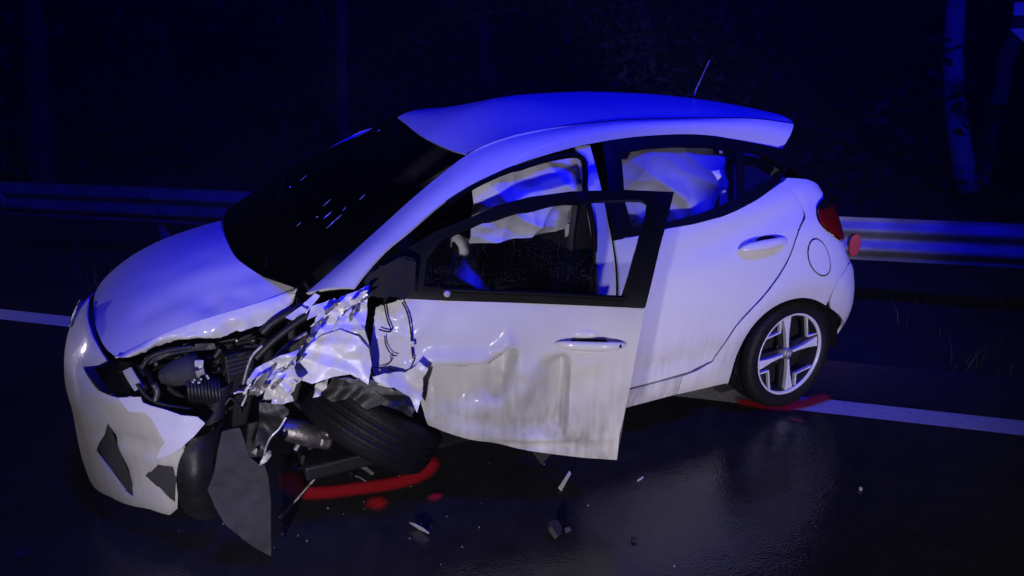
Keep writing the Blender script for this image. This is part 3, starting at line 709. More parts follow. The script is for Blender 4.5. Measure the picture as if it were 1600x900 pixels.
for (xa, ya), (xb, yb) in (((505, 322), (517, 311)), ((506, 341), (518, 331)), ((535, 330), (541, 323)), ((562, 312), (571, 303)), ((510, 357), (528, 340)), ((526, 343), (534, 335)), ((464, 353), (470, 347)), ((494, 340), (497, 338)), ((470, 282), (479, 274)), ((452, 293), (455, 291)), ((590, 205), (594, 202))):
    n_ = np.array([-.45, 0, .89]); pw = np.mean([rows[7][15], rows[7][25]], 0)+n_*.012
    q0, q1 = [CAM+rays(q)[0]*(((pw-CAM)@n_)/(rays(q)[0]@n_)) for q in ((xa, ya), (xb, yb))]
    tube('rain_glint', [q0, (q0+q1)/2, q1], [.0006, .0014, .0006], 'reflector', car, 5)  # bright slivers drawn for rain drops and their glints
# ---- bonnet
hr = [(356, 327), (351, 338), (349, 354), (354, 376), (370, 404), (402, 427), (440, 441), (463, 447)]
hp = [tuple(q) for q in H.inv(H.hit([(148, 462), (147, 490), (153, 520), (166, 545), (181, 557)]))]
crease_px = [(181, 557), (215, 542), (255, 522), (300, 505), (340, 492), (385, 479), (430, 464), (463, 449)]
crease = H.hit(crease_px)
top_edge = [tuple(q) for q in H.inv(H.hit(hr[3:]))]
far_out = [(.672, .08), (.685, .28), (.71, .45), (.75, .60), (.62, .64), (.45, .64), (.30, .60), (.235, .50), (.20, .37)]
hood_out = smooth_poly([(.175, .22), hp[0]]+hp[1:], 3, False)+[tuple(q) for q in H.inv(crease)[1:]]+smooth_poly(top_edge[::-1][1:]+far_out, 4, False)
def hood_dents(A, P):
    d = np.zeros(len(A))
    for px, py, r, am in ((330, 472, .05, -.014), (372, 462, .045, -.010), (350, 470, .03, .006), (425, 455, .06, -.010), (215, 535, .06, -.008)):
        c = H.inv(H.hit([(px, py)]))[0]; d += am*np.exp(-((A-c)**2).sum(1)/r**2)
    d += .004*np.array([noise.noise(Vector((a[0]*9, a[1]*9, .3))) for a in A])*(A[:, 1] < -.2)
    return d
hood = panel('bonnet', H, hood_out, 'paint', car, step=.022, th=.006, disp=hood_dents)
# the bonnet's near edge is folded down and torn
low_px = [(181, 560), (205, 556), (235, 547), (262, 537), (285, 531), (305, 531), (325, 527), (335, 532), (350, 525), (372, 519), (395, 511), (420, 502), (445, 492), (456, 478), (464, 449)]
lo3 = np.array([aty(p[0], p[1]+random.uniform(-2, 2), yy) for p, yy in zip(low_px, np.interp(np.linspace(0, 1, 15), [0, .3, .6, 1], [-.572, -.59, -.605, -.60]))])
cr = resample(crease, 60); lw = resample(lo3, 60, True)
rows = []
for f in np.linspace(0, 1, 10):
    r = []
    for j in range(60):
        p = cr[j]*(1-f)+lw[j]*f; b = .012*math.sin(math.pi*f*.9)
        n = .020*f*ridged(p, 9, 4)+.008*f*ridged(p, 26, 2)
        r.append(p+np.array([0, -1, .25])*(b+n*.8)+np.array([0, 0, .006*f*ridged(p, 40, 8)]))
    rows.append(r)
gridmesh('bonnet_folded_edge', rows, 'paint', hood, th=.003, flip=True, ang=60)
lip = [np.array(rows[-1])[2:-2], np.array(rows[-1])[2:-2]+np.array([[.004*ridged(p, 30), .035, .006*ridged(p, 45, 3)-.004] for p in np.array(rows[-1])[2:-2]])]
gridmesh('bonnet_hem', lip, 'bare', hood, th=.002, flip=True, ang=60)

# ---- front bumper
USg = Side(-1)
b_left = [(USTART, .10), (USTART, .70)]
bt = USg.px((134, 482), (139, 510), (149, 537), (162, 560))
lamp_top = USg.px((164, 564), (150, 571), (128, 573))
lamp_bot = USg.px((140, 595), (152, 611), (172, 619), (190, 622))
tear = USg.px((208, 622), (222, 628))
btm = USg.px((240, 640), (258, 668), (262, 690), (285, 688), (284, 716), (276, 750), (277, 795), (266, 803), (236, 797), (200, 789), (165, 775), (135, 752))
bo = [(USTART, .085), (USTART, .715), (bt[0][0]-.06, bt[0][1]+.02)]+bt+lamp_top+lamp_bot+tear+btm
g1 = USg.px((163, 664), (176, 700), (192, 738), (207, 779), (192, 770), (168, 738), (149, 706))
g2 = USg.px((247, 726), (269, 731), (272, 752), (273, 786), (254, 772), (226, 747))
BC = crumple(.022, 3.0, 17)
bumper = panel('front_bumper', USg, bo, 'paint_worn', car, step=.014, th=.005, holes=[g1, g2], roll=.002, ang=20,
               disp=lambda A, P: .006*np.array([noise.noise(Vector((p[0]*5, p[1]*5, p[2]*5))) for p in P])+np.array([BC(p) for p in P])*sstep(-.15, .12, A[:, 0])-.012*np.exp(-((A[:, 1]-.43)/.03)**2)*sstep(-.1, .1, A[:, 0]))
panel('front_bumper_half', USg, [(USTART, .145), (USTART, .715), (.1, .72), (.25, .70), (.35, .6), (.42, .5), (.42, .2), (.2, .14)], 'paint', car, step=.04, th=.005, mirror=True)
panel('gap_backing', USg, USg.px((128, 486), (146, 484), (154, 515), (178, 556), (166, 566), (148, 560), (132, 530)), 'trim', bumper, step=.03, off=-.045)  # black sheet added to keep the bonnet gap dark
def gr(poly, s=1.12): c = np.mean(poly, 0); return [tuple((np.array(q)-c)*s+c) for q in poly]
panel('bumper_vent', USg, gr(g1), 'vent', bumper, step=.02, off=-.016); panel('bumper_vent', USg, gr(g2, 1.1), 'vent', bumper, step=.02, off=-.012)
# torn flap of the bumper above the wheel
fo = aty(262, 655, -.70)
FT = Flat(fo, (-.35, -1, .25), disp=lambda p: .008*ridged(p, 7, 3))
panel('bumper_torn_flap', FT, FT.px((184, 622), (220, 620), (223, 629), (236, 634), (256, 639), (284, 648), (309, 651), (321, 661), (305, 680), (285, 698), (262, 712), (244, 716), (252, 700), (259, 690), (246, 670), (236, 654), (226, 645), (200, 643)), 'paint', bumper, step=.014, th=.004)
# badge on the nose
bc = USg.px((117, 503))[0]
ring = [USg.pt(np.array([(bc[0]-.10+.075*math.cos(a), bc[1]+.0+.042*math.sin(a))]))[0]+USg.nrm(np.array([(bc[0]-.10, bc[1])]))[0]*.003 for a in np.linspace(0, 2*math.pi, 33)]
em = tube('emblem', ring, .004, 'castalu', bumper, 8)
for q in ((-.03, -.02, -.012, .024), (.012, -.024, .03, .02), (-.022, -.004, .022, .006)):
    pts = [USg.pt(np.array([(bc[0]-.10+x, bc[1]+y)]))[0]+USg.nrm(np.array([(bc[0]-.10, bc[1])]))[0]*.003 for x, y in ((q[0], q[1]), (q[2], q[3]))]
    tube('emblem_bar', pts, .004, 'castalu', bumper, 6)
# head lamp: housing with reflector strip behind a smashed lens
hl_px = [(128, 575), (150, 573), (172, 565), (200, 572), (214, 590), (224, 612), (190, 621), (165, 617), (150, 609), (140, 594)]
hl = panel('head_lamp', USg, USg.px(*hl_px), 'plastic', car, step=.02, off=-.04, th=.02)
panel('reflector_strip', USg, USg.px((189, 580), (202, 574), (222, 605), (208, 612)), 'reflector', hl, step=.012, off=-.006, th=.004)
panel('reflector', USg, USg.px((127, 590), (133, 586), (148, 603), (150, 609), (137, 604)), 'reflector', hl, step=.012, off=-.008, th=.004)
panel('lamp_lens', USg, USg.px((130, 577), (150, 574), (170, 567), (184, 580), (200, 612), (190, 620), (165, 616), (150, 608), (140, 594)), 'clearlens', hl, step=.02, off=-.002)
# right (far) head lamp
panel('head_lamp', USg, [(-.05, .60), (-.02, .70), (.3, .74), (.34, .66), (.2, .58)], 'reflector', car, step=.03, off=.004, mirror=True, th=.01)
# front fender of the far side, front door of the far side
both_f = [(.44, .20), (.44, .50), (.40, .64), (.42, .78), (.62, .84), (.85, .90), (1.04, .92), (1.04, .25)]
far_arch = [(.73+.34*math.cos(a), .29+.34*math.sin(a)) for a in np.linspace(math.pi*.98, .02*math.pi, 15)]
panel('front_fender', S, [(.42, .62), (.36, .70), (.42, .80), (.62, .86), (.85, .92), (1.05, .94), (1.05, .25)]+far_arch[::-1][0:1]+far_arch[::-1]+[(.40, .30)], 'paint', car, step=.035, th=.01, mirror=True)
panel('front_door', S, [(1.06, .31), (2.078, .322), (2.078, .95), (1.06, .93)], 'paint', car, step=.035, th=.012, mirror=True)
panel('front_door_glass', S, [(1.10, .945), (2.06, .96), (2.06, 1.355), (1.75, 1.33), (1.45, 1.22), (1.25, 1.08)], 'dglass', car, step=.05, off=-.01, mirror=True)
panel('front_door_frame', S, [(1.06, .935), (2.078, .952), (2.078, 1.375), (1.75, 1.35), (1.43, 1.25), (1.20, 1.07)], 'trim', car, step=.04, holes=[[(1.15, .965), (2.03, .98), (2.03, 1.34), (1.75, 1.315), (1.47, 1.215), (1.27, 1.08)]], mirror=True, th=.01)

# ---- B pillar, door opening seal
panel('b_pillar', S, [(1.985, .31), (2.082, .315), (2.082, 1.0), (2.078, 1.365), (2.012, 1.362), (2.0, 1.0)], 'paint', car, step=.03, off=-.022, th=.02)
panel('b_pillar', S, [(1.985, .31), (2.082, .315), (2.082, 1.0), (2.078, 1.365), (2.012, 1.362), (2.0, 1.0)], 'paint', car, step=.03, off=-.022, th=.02, mirror=True)
seal = S.hit([(700, 318), (738, 294), (770, 278), (800, 266), (815, 263), (835, 256), (870, 247), (900, 243), (914, 250), (917, 275), (917, 300)])
seal = np.vstack([seal, [2.0, -.775, 1.0], [1.99, -.79, .6], [1.98, -.79, .33]])+[0, .012, 0]
tube('door_seal', seal, .012, 'trim', car, 8, sm=70)

# ---- dark inner shell: floor, bulkhead, wheel wells
box('floor_pan', (2.05, 0, .24), (2.5, 1.48, .06), 'plastic', car)
box('bulkhead', (1.12, .05, .62), (.05, 1.3, .62), 'plastic', car)
for sg_ in (-1, 1):
    arcp = [(3.155+.345*math.cos(a), .29+.345*math.sin(a)) for a in np.linspace(-.1, math.pi+.25, 20)]
    R = [[(x, sg_*y, z) for x, z in arcp] for y in (.79, .55)]
    gridmesh('wheel_well', R, 'plastic', car, flip=sg_ > 0)
    R = [[(3.155+r*math.cos(a), sg_*.55, .29+r*math.sin(a)) for a in np.linspace(0, 2*math.pi, 25)] for r in (.345, .01)]
    gridmesh('wheel_well', R, 'plastic', car)
for sg_ in (-1, 1):   # inner door skins close the view through gaps
    me_o = [(2.10, .30), (2.42, .30), (2.72, .34), (2.80, .55), (2.95, .70), (3.0, .93), (2.1, .93)]
    panel('inner_skin', S, me_o, 'plastic', car, step=.08, off=-.05, mirror=sg_ > 0)
    panel('inner_skin', S, [(2.80, .70), (3.6, .66), (UEND, .3), (UEND, 1.08), (3.2, 1.05), (2.95, 1.0)], 'plastic', car, step=.08, off=-.06, mirror=sg_ > 0)
# ---- cabin
def soft(name, c, s, R, parent, m='seat', bv=.06):
    o = link(name, mesh(name, *box_geo(c, s, R)), m, parent, True); bevel(o, bv, 4); return o
for sx, sy in ((1.72, -.36), (1.72, .36)):
    s0 = soft('seat', (sx, sy, .52), (.52, .50, .16), rotm('Y', -6), car)
    soft('backrest', (sx+.32, sy, .84), (.17, .48, .62), rotm('Y', 18), s0); soft('head_restraint', (sx+.46, sy, 1.20), (.10, .27, .19), rotm('Y', 14), s0)
s0 = soft('rear_seat', (2.72, 0, .54), (.50, 1.25, .16), rotm('Y', -5), car); soft('backrest', (3.02, 0, .82), (.16, 1.22, .58), rotm('Y', 20), s0)
soft('dashboard', (1.14, .03, .86), (.40, 1.34, .24), rotm('Y', 8), car, 'plastic', .07)
V, F = lathe_geo([(.175+.016*math.cos(a), .016*math.sin(a)) for a in np.linspace(0, 2*math.pi, 11)], 32, (np.array([1.46, -.36, .86]), np.array([0, 1., 0]), np.array([.42, 0, .907]), np.array([.907, 0, -.42])))
sw = link('steering_wheel', mesh('steering_wheel', V, F), 'plastic', car)
# deflated driver airbag hanging from the wheel
def drape(name, top, bot, m, fold, seed, n=44, rows_=26, parent=car, th=.002, belly=.06):
    T = resample(top, n); B = resample(bot, n); R = []; cf = crumple(.016, 7, seed+50)
    for f in np.linspace(0, 1, rows_):
        r = []
        for j in range(n):
            p = T[j]*(1-f)+B[j]*f
            q = Vector((p[0], seed*.37, p[2])); wv = noise.noise_vector(q*4)*.09; X, Z = p[0]+wv[0], p[2]+wv[2]
            rd_ = lambda v: 1-abs(math.sin(math.pi*v))**.75*2
            d = fold*(.5*rd_(1.9*X-2.6*Z+seed*.13)+.35*rd_(3.1*X+3.7*Z+seed*.7)+.22*rd_(6.3*X-2.2*Z+seed)*(.5+noise.noise(q*3))+.12*rd_(4*X+9*Z))*min(1, .3+f*2)
            r.append(p+np.array([0, -1, 0])*(d+cf(p)*min(1, .2+f*2)+belly*math.sin(math.pi*f)*math.sin(math.pi*j/(n-1))))
        R.append(r)
    return gridmesh(name, R, m, parent, th=th, flip=True, ang=70)
ca = drape('curtain_airbag', [aty(738, 288, -.60), aty(775, 268, -.60), aty(815, 255, -.59), aty(865, 243, -.58), aty(912, 240, -.58)],
           [aty(739, 384, -.60), aty(780, 380, -.62), aty(830, 370, -.62), aty(880, 362, -.61), aty(905, 345, -.60)], 'airbag', .045, 2, n=70, rows_=40)
drape('curtain_airbag', [aty(966, 228, -.58), aty(1020, 222, -.58), aty(1080, 222, -.57), aty(1130, 228, -.56), aty(1156, 236, -.55)],
      [aty(975, 395, -.64), aty(1030, 382, -.66), aty(1078, 368, -.66), aty(1118, 352, -.65), aty(1152, 326, -.64)], 'airbag', .055, 6, n=90, rows_=60)
drape('curtain_airbag', [np.array([1.2, .62, 1.22]), np.array([1.6, .58, 1.36]), np.array([2.6, .58, 1.36]), np.array([3.0, .56, 1.30])],
      [np.array([1.2, .66, 1.05]), np.array([1.6, .66, 1.0]), np.array([2.6, .66, 1.0]), np.array([3.0, .62, 1.05])], 'airbag', .05, 9)
ab_ = drape('driver_airbag', [aty(700, 372, -.46), aty(715, 366, -.48), aty(735, 376, -.47)], [aty(688, 462, -.42), aty(722, 466, -.46), aty(770, 462, -.44)], 'airbag', .05, 12, n=30, belly=.10)
# seat belt hanging by the B pillar
tube('seat_belt', [np.array([2.02, -.60, 1.22]), aty(892, 380, -.60), aty(896, 420, -.55), aty(885, 455, -.5)], .014, 'belt', car, 6, sm=20)
drape('seat_side_airbag', [aty(882, 352, -.56), aty(893, 350, -.57), aty(902, 354, -.57)], [aty(888, 440, -.50), aty(896, 450, -.52), aty(900, 446, -.52)], 'airbag', .03, 15, n=14, rows_=20, belly=.04)

# ---- front door, swung open
D0 = Door()
def dp(px, py): return D0.px((px, py))[0]
FOLD = np.array([dp(650, 588), dp(672, 570), dp(720, 572), dp(765, 569), dp(785, 556), dp(792, 545)])
cA, cB, cC, cD = [np.array(dp(*q)) for q in ((858, 605), (748, 600), (690, 640), (820, 660))]
fA0, fA1, fA2, fA3, fB0, fB1, fB2, fB3 = [np.array(dp(*q)) for q in ((836, 566), (785, 672), (882, 566), (874, 682), (748, 576), (738, 630), (800, 552), (778, 628))]
def dents(a, z):
    a = np.asarray(a, float); z = np.asarray(z, float)
    zf = np.interp(a, FOLD[:, 0], FOLD[:, 1]); below = zf-z
    w_ = (1-sstep(FOLD[-1][0]-.01, FOLD[-1][0]+.05, a))*sstep(FOLD[0][0]-.12, FOLD[0][0]+.02, a)
    d = w_*.095*sstep(-.002, .020, below)*np.exp(-np.clip(below-.02, 0, None)/.12)
    d = d-w_*.018*np.exp(-((below+.02)/.035)**2)                                              # the lip above bulges out
    def ramp(c0, c1, r0, r1, depth, zt, zb):                    # the skin ramps inwards from a crest line to a rim, where it springs back
        ac = np.interp(z, [c1[1], c0[1]], [c1[0], c0[0]]); ar = np.interp(z, [r1[1], r0[1]], [r1[0], r0[0]])
        f = np.clip((a-ac)/np.maximum(ar-ac, .02), 0, 1)
        return depth*(f*f*(1.6-.6*f))*(1-sstep(0, .028, a-ar))*sstep(zb-.03, zb+.05, z)*(1-sstep(zt-.05, zt+.01, z))
    d = d+ramp(fA0, fA1, fA2, fA3, .085, fA2[1]+.03, fA3[1])
    d = d+ramp(fB0, fB1, fB2, fB3, .060, fB2[1]+.01, fB3[1])
    tri = lambda v: np.abs(v % 1*2-1)*2-1
    wf = (1-sstep(.60, .68, z))*(1-sstep(.62, .80, a))*sstep(.27, .40, z)*.6
    d = d+wf*(.016*np.minimum(tri(a*2.3+z*1.9+.2), tri(a*1.2-z*3.1+.6))+.010*np.maximum(tri(a*3.9-z*2.4+.1), tri(a*.8+z*4.6)))
    zk = dp(820, 697)[1]; d = d+.014*np.exp(-((z-zk)/.018)**2)*sstep(.1, .25, a)*(1-sstep(.70, .85, a))
    d = d+.03*(1-sstep(.05, .42, a))*(1-sstep(.35, .62, z))
    return d
DS = Door(dent=dents)
d_out = [dp(*q) for q in ((633, 467), (700, 470), (800, 473), (900, 477), (1007, 482), (998, 530), (985, 600), (974, 655), (968, 680), (964, 719))]
d_bot = [dp(*q) for q in ((920, 716), (860, 709), (800, 701), (740, 691), (690, 680), (668, 671))]
d_front = [dp(*q) for q in ((657, 640), (655, 610), (650, 590), (630, 600), (600, 602), (585, 590), (580, 540), (588, 480))]
dskin = panel('front_door', DS, d_out+d_bot+d_front, 'paint_dirty', car, step=.0095, th=.006,
              disp=lambda A, P: .0025*np.array([noise.noise(Vector((a[0]*7, a[1]*7, .7))) for a in A])+.010*np.array([ridged((a[0], a[1], 0), 9, 3) for a in A])*(1-sstep(.10, .22, A[:, 0])))
# inner door card gives the door its depth
panel('door_card', D0, [dp(*q) for q in ((690, 475), (1003, 486), (980, 600), (960, 700), (720, 660))], 'plastic', dskin, step=.04, off=-.17, th=.02)
rim_out = np.array([D0.pt(np.array([dp(*q)]))[0] for q in ((1044, 330), (1028, 395), (1007, 482), (985, 600), (964, 719))])
n2 = -D0.e2
gridmesh('door_edge', [rim_out+n2*.004, rim_out+n2*.05-D0.e1*.006, rim_out+n2*.11-D0.e1*.02], 'paint', dskin, flip=True)
# black window frame, glass, waist seal
f_out = [dp(*q) for q in ((1053, 300), (1030, 390), (1008, 481), (900, 477), (800, 472), (700, 469), (640, 467), (600, 462), (575, 455), (568, 440), (590, 418), (630, 392), (680, 362), (739, 338), (776, 321), (827, 308), (894, 299), (979, 297))]
f_in = [dp(*q) for q in ((1010, 318), (1008, 335), (990, 400), (972, 462), (880, 457), (790, 453), (700, 449), (662, 447), (668, 405), (690, 376), (742, 352), (810, 333), (860, 322), (928, 314), (985, 312), (1003, 313))]
panel('window_frame', D0, f_out, 'trim', dskin, step=.03, holes=[f_in], off=.005, th=.03, roll=.003)
panel('door_glass', D0, [(np.array(q)-np.mean(f_in, 0))*1.03+np.mean(f_in, 0) for q in f_in], 'glass', dskin, step=.04, off=-.012)
fb = [D0.pt(np.array([dp(*q)]))[0]-n2*.012 for q in ((690, 451), (780, 455), (880, 459), (974, 465))]
tube('waist_seal', fb, .009, 'trim', dskin, 8, sm=20)
kn = D0.pt(np.array([dp(699, 457)]))[0]-n2*.014
link('mirror_screw', mesh('mirror_screw', *lathe_geo([(.0001, .012), (.009, .010), (.013, .0)], 10, (kn, D0.e1, np.array([0, 0, 1.]), D0.e2))), 'reflector', dskin)
dv = [D0.pt(np.array([dp(*q)]))[0] for q in ((660, 380), (655, 420), (650, 455))]
tube('window_divider', dv, .006, 'trim', dskin, 6)
# broken mirror foot
MF = Flat(aty(600, 440, -.82), (-.3, -1, .1), disp=crumple(.018, 10, 2))
panel('mirror_foot', MF, MF.px((570, 436), (590, 420), (625, 402), (650, 410), (648, 455), (632, 470), (612, 462), (590, 466), (573, 460)), 'seat', dskin, step=.012, th=.01, ang=25)
# front door handle
hd = handle(D0, (866, 535), (978, 537), dskin)
c1 = dp(915, 523); c2 = dp(914, 548)
for c, rz in ((c1, .022), (c2, .020)):
    panel('handle_cup', DS, [(c[0]+.048*math.cos(a)*(1 if abs(math.cos(a)) < .9 else .97), c[1]+rz*math.sin(a)) for a in np.linspace(0, 2*math.pi, 25)[:-1]], 'paint', dskin, step=.012, off=.007, th=.012, roll=.009)
panel('handle_shade', DS, [(q[0], q[1]) for q in [dp(893, 528), dp(945, 527), dp(950, 533), dp(890, 534)]], 'trim', dskin, step=.012, off=.018)  # black patch, painted shade between the handle cups
kh = dp(966, 536); kp = DS.pt(np.array([kh]))[0]+D0.e2*.030
link('key_hole', mesh('key_hole', *lathe_geo([(.0001, .004), (.006, .0035), (.008, 0)], 10, (kp, D0.e1, np.array([0, 0, 1.]), D0.e2))), 'trim', dskin)
# rag of underbody plastic below the door
UT = Flat(D0.pt(np.array([dp(850, 712)]))[0]+n2*.03, D0.e2)
panel('sill_clip', UT, UT.px((830, 704), (862, 708), (846, 726)), 'plastic', dskin, step=.02, th=.006)

# ---- crumpled fender and torn sheet metal
def sheet(name, pix, y, n, amp, f, seed, m='bare', step=.010, th=.003, ang=60, parent=car):
    c = np.mean(np.array(pix), 0); F_ = Flat(aty(c[0], c[1], y), n, disp=crumple(amp, f, seed))
    return panel(name, F_, F_.px(*pix), m, parent, step=step, th=th, ang=ang)
fender = sheet('front_fender', [(577, 444), (560, 454), (535, 463), (522, 480), (508, 497), (492, 512), (487, 530), (478, 545), (500, 541), (530, 536), (560, 540), (578, 548), (571, 510), (573, 475)], -.81, (-.45, -1, .35), .060, 6, 1, step=.006, ang=18)
sheet('folded_fender_skin', [(478, 543), (500, 527), (530, 517), (560, 526), (576, 545), (580, 570), (576, 600), (548, 583), (520, 587), (490, 596), (470, 590), (455, 574), (452, 562)], -.85, (-.4, -1, .15), .034, 5, 14, step=.007, ang=20, parent=fender)
sheet('torn_fender_piece', [(466, 548), (440, 552), (420, 566), (398, 577), (390, 595), (393, 618), (402, 606), (406, 590), (412, 600), (410, 622), (415, 630), (440, 628), (458, 604), (474, 592), (458, 575)], -.84, (-.5, -1, .1), .05, 12, 4, step=.006, ang=24, parent=fender)
sheet('torn_fender_piece', [(432, 590), (452, 584), (466, 596), (458, 612), (452, 618), (456, 628), (440, 634), (425, 630), (424, 612)], -.87, (-.4, -1, .3), .03, 20, 5, step=.005, ang=24, parent=fender)
sheet('torn_fender_piece', [(495, 600), (512, 592), (510, 606), (500, 618), (490, 622)], -.84, (.2, -1, .3), .02, 30, 6, parent=fender)
sheet('torn_fender_piece', [(486, 480), (522, 466), (530, 470), (500, 490), (480, 500)], -.75, (-.6, -1, .8), .015, 18, 7, parent=fender)
sheet('torn_fender_piece', [(445, 495), (470, 478), (480, 484), (455, 500)], -.74, (-.6, -1, .8), .01, 18, 8, parent=fender)
sheet('fender_brace', [(466, 482), (492, 458), (500, 462), (478, 490)], -.72, (-.3, -1, .6), .006, 18, 9, parent=fender)
sheet('wheel_arch_rag', [(655, 565), (668, 572), (660, 590), (662, 615), (650, 640), (640, 620), (615, 604), (590, 602), (582, 590), (600, 585), (635, 588)], -.90, (-.2, -1, -.1), .035, 9, 11, parent=fender)
sheet('wheel_arch_rag', [(566, 590), (590, 600), (630, 612), (650, 640), (640, 650), (610, 622), (570, 606), (530, 590)], -.87, (-.1, -1, -.4), .02, 14, 12, m='castalu', parent=fender)
rs = random.Random(31)
for k in range(24):
    if k < 13: f = rs.random(); cx_, cy_ = 395+f*80+rs.uniform(-12, 12), 612-f*70+rs.uniform(-16, 16)
    else: f = rs.random(); cx_, cy_ = 470+f*95+rs.uniform(-14, 14), 545-f*85+rs.uniform(-14, 14)
    ang_ = math.radians(rs.uniform(20, 75)); ln, wd_ = rs.uniform(9, 26), rs.uniform(2.5, 7)
    ux, uy = math.cos(ang_), -math.sin(ang_); vx, vy = -uy, ux
    q = [(cx_+ux*ln*a_+vx*wd_*b_*rs.uniform(.6, 1.2), cy_+uy*ln*a_+vy*wd_*b_*rs.uniform(.6, 1.2)) for a_, b_ in ((-1, -.3), (-.5, -1), (.2, -.8), (1, -.2), (.8, .4), (.1, .9), (-.6, .7))]
    sheet('torn_metal_strip', q, -.87+rs.uniform(-.03, .03), (-.4+rs.uniform(-.7, .7), -1, .2+rs.uniform(-.7, .7)), .014, 24, 40+k, step=.006, ang=20, parent=fender, m=rs.choice(['bare', 'bare', 'bare', 'castalu', 'plastic']))
sheet('liner_rag', [(496, 598), (520, 590), (560, 588), (604, 604), (634, 628), (646, 652), (620, 640), (596, 632), (572, 640), (548, 622), (520, 628), (502, 618)], -.84, (-.2, -1, .5), .03, 9, 61, m='plastic', step=.008, parent=fender)
# loose wires across the torn panel
for pts, r in ((((602, 472), (607, 495), (613, 512), (604, 513), (594, 510)), .0028), (((603, 520), (605, 535), (613, 548), (622, 551)), .0022), (((630, 468), (638, 485), (643, 510), (646, 550), (650, 556)), .003),
               (((648, 558), (640, 572), (625, 576), (608, 570)), .002), (((612, 550), (612, 560), (600, 568), (586, 568)), .002)):
    tube('wire', [D0.pt(np.array([dp(*q)]))[0]-n2*.028 for q in pts], r, 'trim', dskin, 6, sm=24)
tagp = D0.pt(np.array([dp(646, 532)]))[0]-n2*.032
box('cable_clip', tagp, (.014, .006, .022), 'reflector', dskin, R=rotm('Z', -24), bv=.002)

# ---- engine bay
def pbox(name, px, py, y, s, m, R=None, bv=.012, parent=None):
    return box(name, aty(px, py, y), s, m, parent or car, R, bv)
FB = Flat(aty(350, 600, -.30), (-.1, -1, .15))
panel('engine_bay_wall', FB, FB.px((180, 565), (470, 490), (560, 450), (600, 600), (560, 700), (330, 720), (230, 640)), 'plastic', car, step=.06, th=.01)
eng = pbox('engine_block', 372, 585, -.42, (.24, .20, .34), 'plastic', rotm('Z', 6))
pbox('engine_cover', 365, 545, -.46, (.16, .10, .08), 'plastic', rotm('Y', -12), parent=eng)
bat = pbox('battery', 372, 578, -.56, (.10, .08, .16), 'plastic', rotm('Z', 12), .006)
for k in range(4): pbox('battery_rib', 374, 560+k*7, -.602, (.085, .006, .008), 'liner', rotm('Z', 12), .002, parent=bat)
# wiper-fluid bottle / horn with pale ends
cy = aty(285, 580, -.62); dx = np.array([1, .05, .02])
V, F = lathe_geo([(.001, -.075), (.022, -.07), (.044, -.03), (.052, .02), (.050, .05), (.030, .055), (.001, .056)], 20, (cy, np.array([0, 1., 0]), np.array([0, 0, 1.]), np.array([1., 0, 0.1])))
hn = link('horn', mesh('horn', V, F), 'liner', car)
pbox('bracket', 311, 569, -.66, (.028, .01, .030), 'reflector', rotm('Y', 10), .003, parent=hn); pbox('bracket', 313, 582, -.665, (.03, .012, .022), 'castalu', rotm('Y', -8), .003, parent=hn)
for k in range(9):
    sx_, sy_ = random.uniform(296, 326), random.uniform(583, 598)
    pbox('connector', sx_, sy_, -.665, (.008, .008, .007), 'reflector', rotm('Y', random.uniform(0, 90)), .001, parent=hn)
# ribbed intake hose
ax0, ax1 = aty(292, 606, -.64), aty(345, 612, -.60); R = []
for k in range(41):
    f = k/40; p = ax0*(1-f)+ax1*f; r = .047+.006*(1 if (k//2) % 2 else 0)
    R.append([p+r*(math.cos(t)*np.array([0, 1, 0])+math.sin(t)*np.array([.05, 0, 1])) for t in np.linspace(0, 2*math.pi, 19)[:-1]])
gridmesh('intake_hose', R, 'plastic', car, closed=True, ang=30)
ax0, ax1 = aty(345, 600, -.60), aty(330, 655, -.62); R = []
for k in range(37):
    f = k/36; p = ax0*(1-f)+ax1*f; r = .040+.005*(1 if (k//2) % 2 else 0)
    R.append([p+r*(math.cos(t)*np.array([1, 0, .2])+math.sin(t)*np.array([0, 1, 0])) for t in np.linspace(0, 2*math.pi, 17)[:-1]])
gridmesh('intake_hose', R, 'plastic', car, closed=True)
for i, (pts, y, r, m) in enumerate([(((222, 575), (235, 558), (262, 548), (300, 542)), -.62, .008, 'plastic'), (((215, 600), (232, 622), (262, 634), (300, 640)), -.66, .007, 'plastic'),
        (((240, 600), (246, 612), (243, 625)), -.66, .010, 'steel'), (((350, 540), (340, 570), (344, 600)), -.5, .03, 'plastic'), (((395, 525), (400, 560), (396, 590)), -.52, .012, 'steel'),
        (((410, 520), (425, 505), (450, 490), (490, 470)), -.66, .016, 'plastic'), (((400, 560), (430, 530), (470, 500), (520, 470)), -.68, .014, 'plastic'), (((420, 570), (450, 540), (480, 520)), -.74, .009, 'steel'),
        (((365, 615), (375, 612), (385, 616), (378, 634)), -.66, .004, 'reflector'), (((352, 632), (362, 622), (376, 640)), -.66, .006, 'plastic'), (((380, 600), (392, 560), (410, 540)), -.7, .006, 'castalu'),
        (((270, 560), (280, 575), (260, 600), (300, 630)), -.58, .012, 'plastic'), (((250, 640), (290, 650), (330, 648)), -.60, .02, 'plastic'), (((300, 545), (330, 560), (345, 545)), -.55, .012, 'plastic')]):
    tube('hose' if r > .009 else 'cable', [aty(*q, y) for q in pts], r, m, car, 8, sm=16)
sheet('radiator_support', [(225, 560), (262, 545), (300, 538), (335, 536), (338, 545), (300, 549), (262, 556), (232, 570)], -.60, (-.2, -1, .4), .008, 14, 21, m='plastic', parent=eng)
sheet('heat_shield', [(325, 540), (345, 533), (395, 522), (388, 555), (360, 556), (330, 552)], -.5, (-.1, -1, .2), .012, 9, 22, m='liner', parent=eng)
rs = random.Random(5)
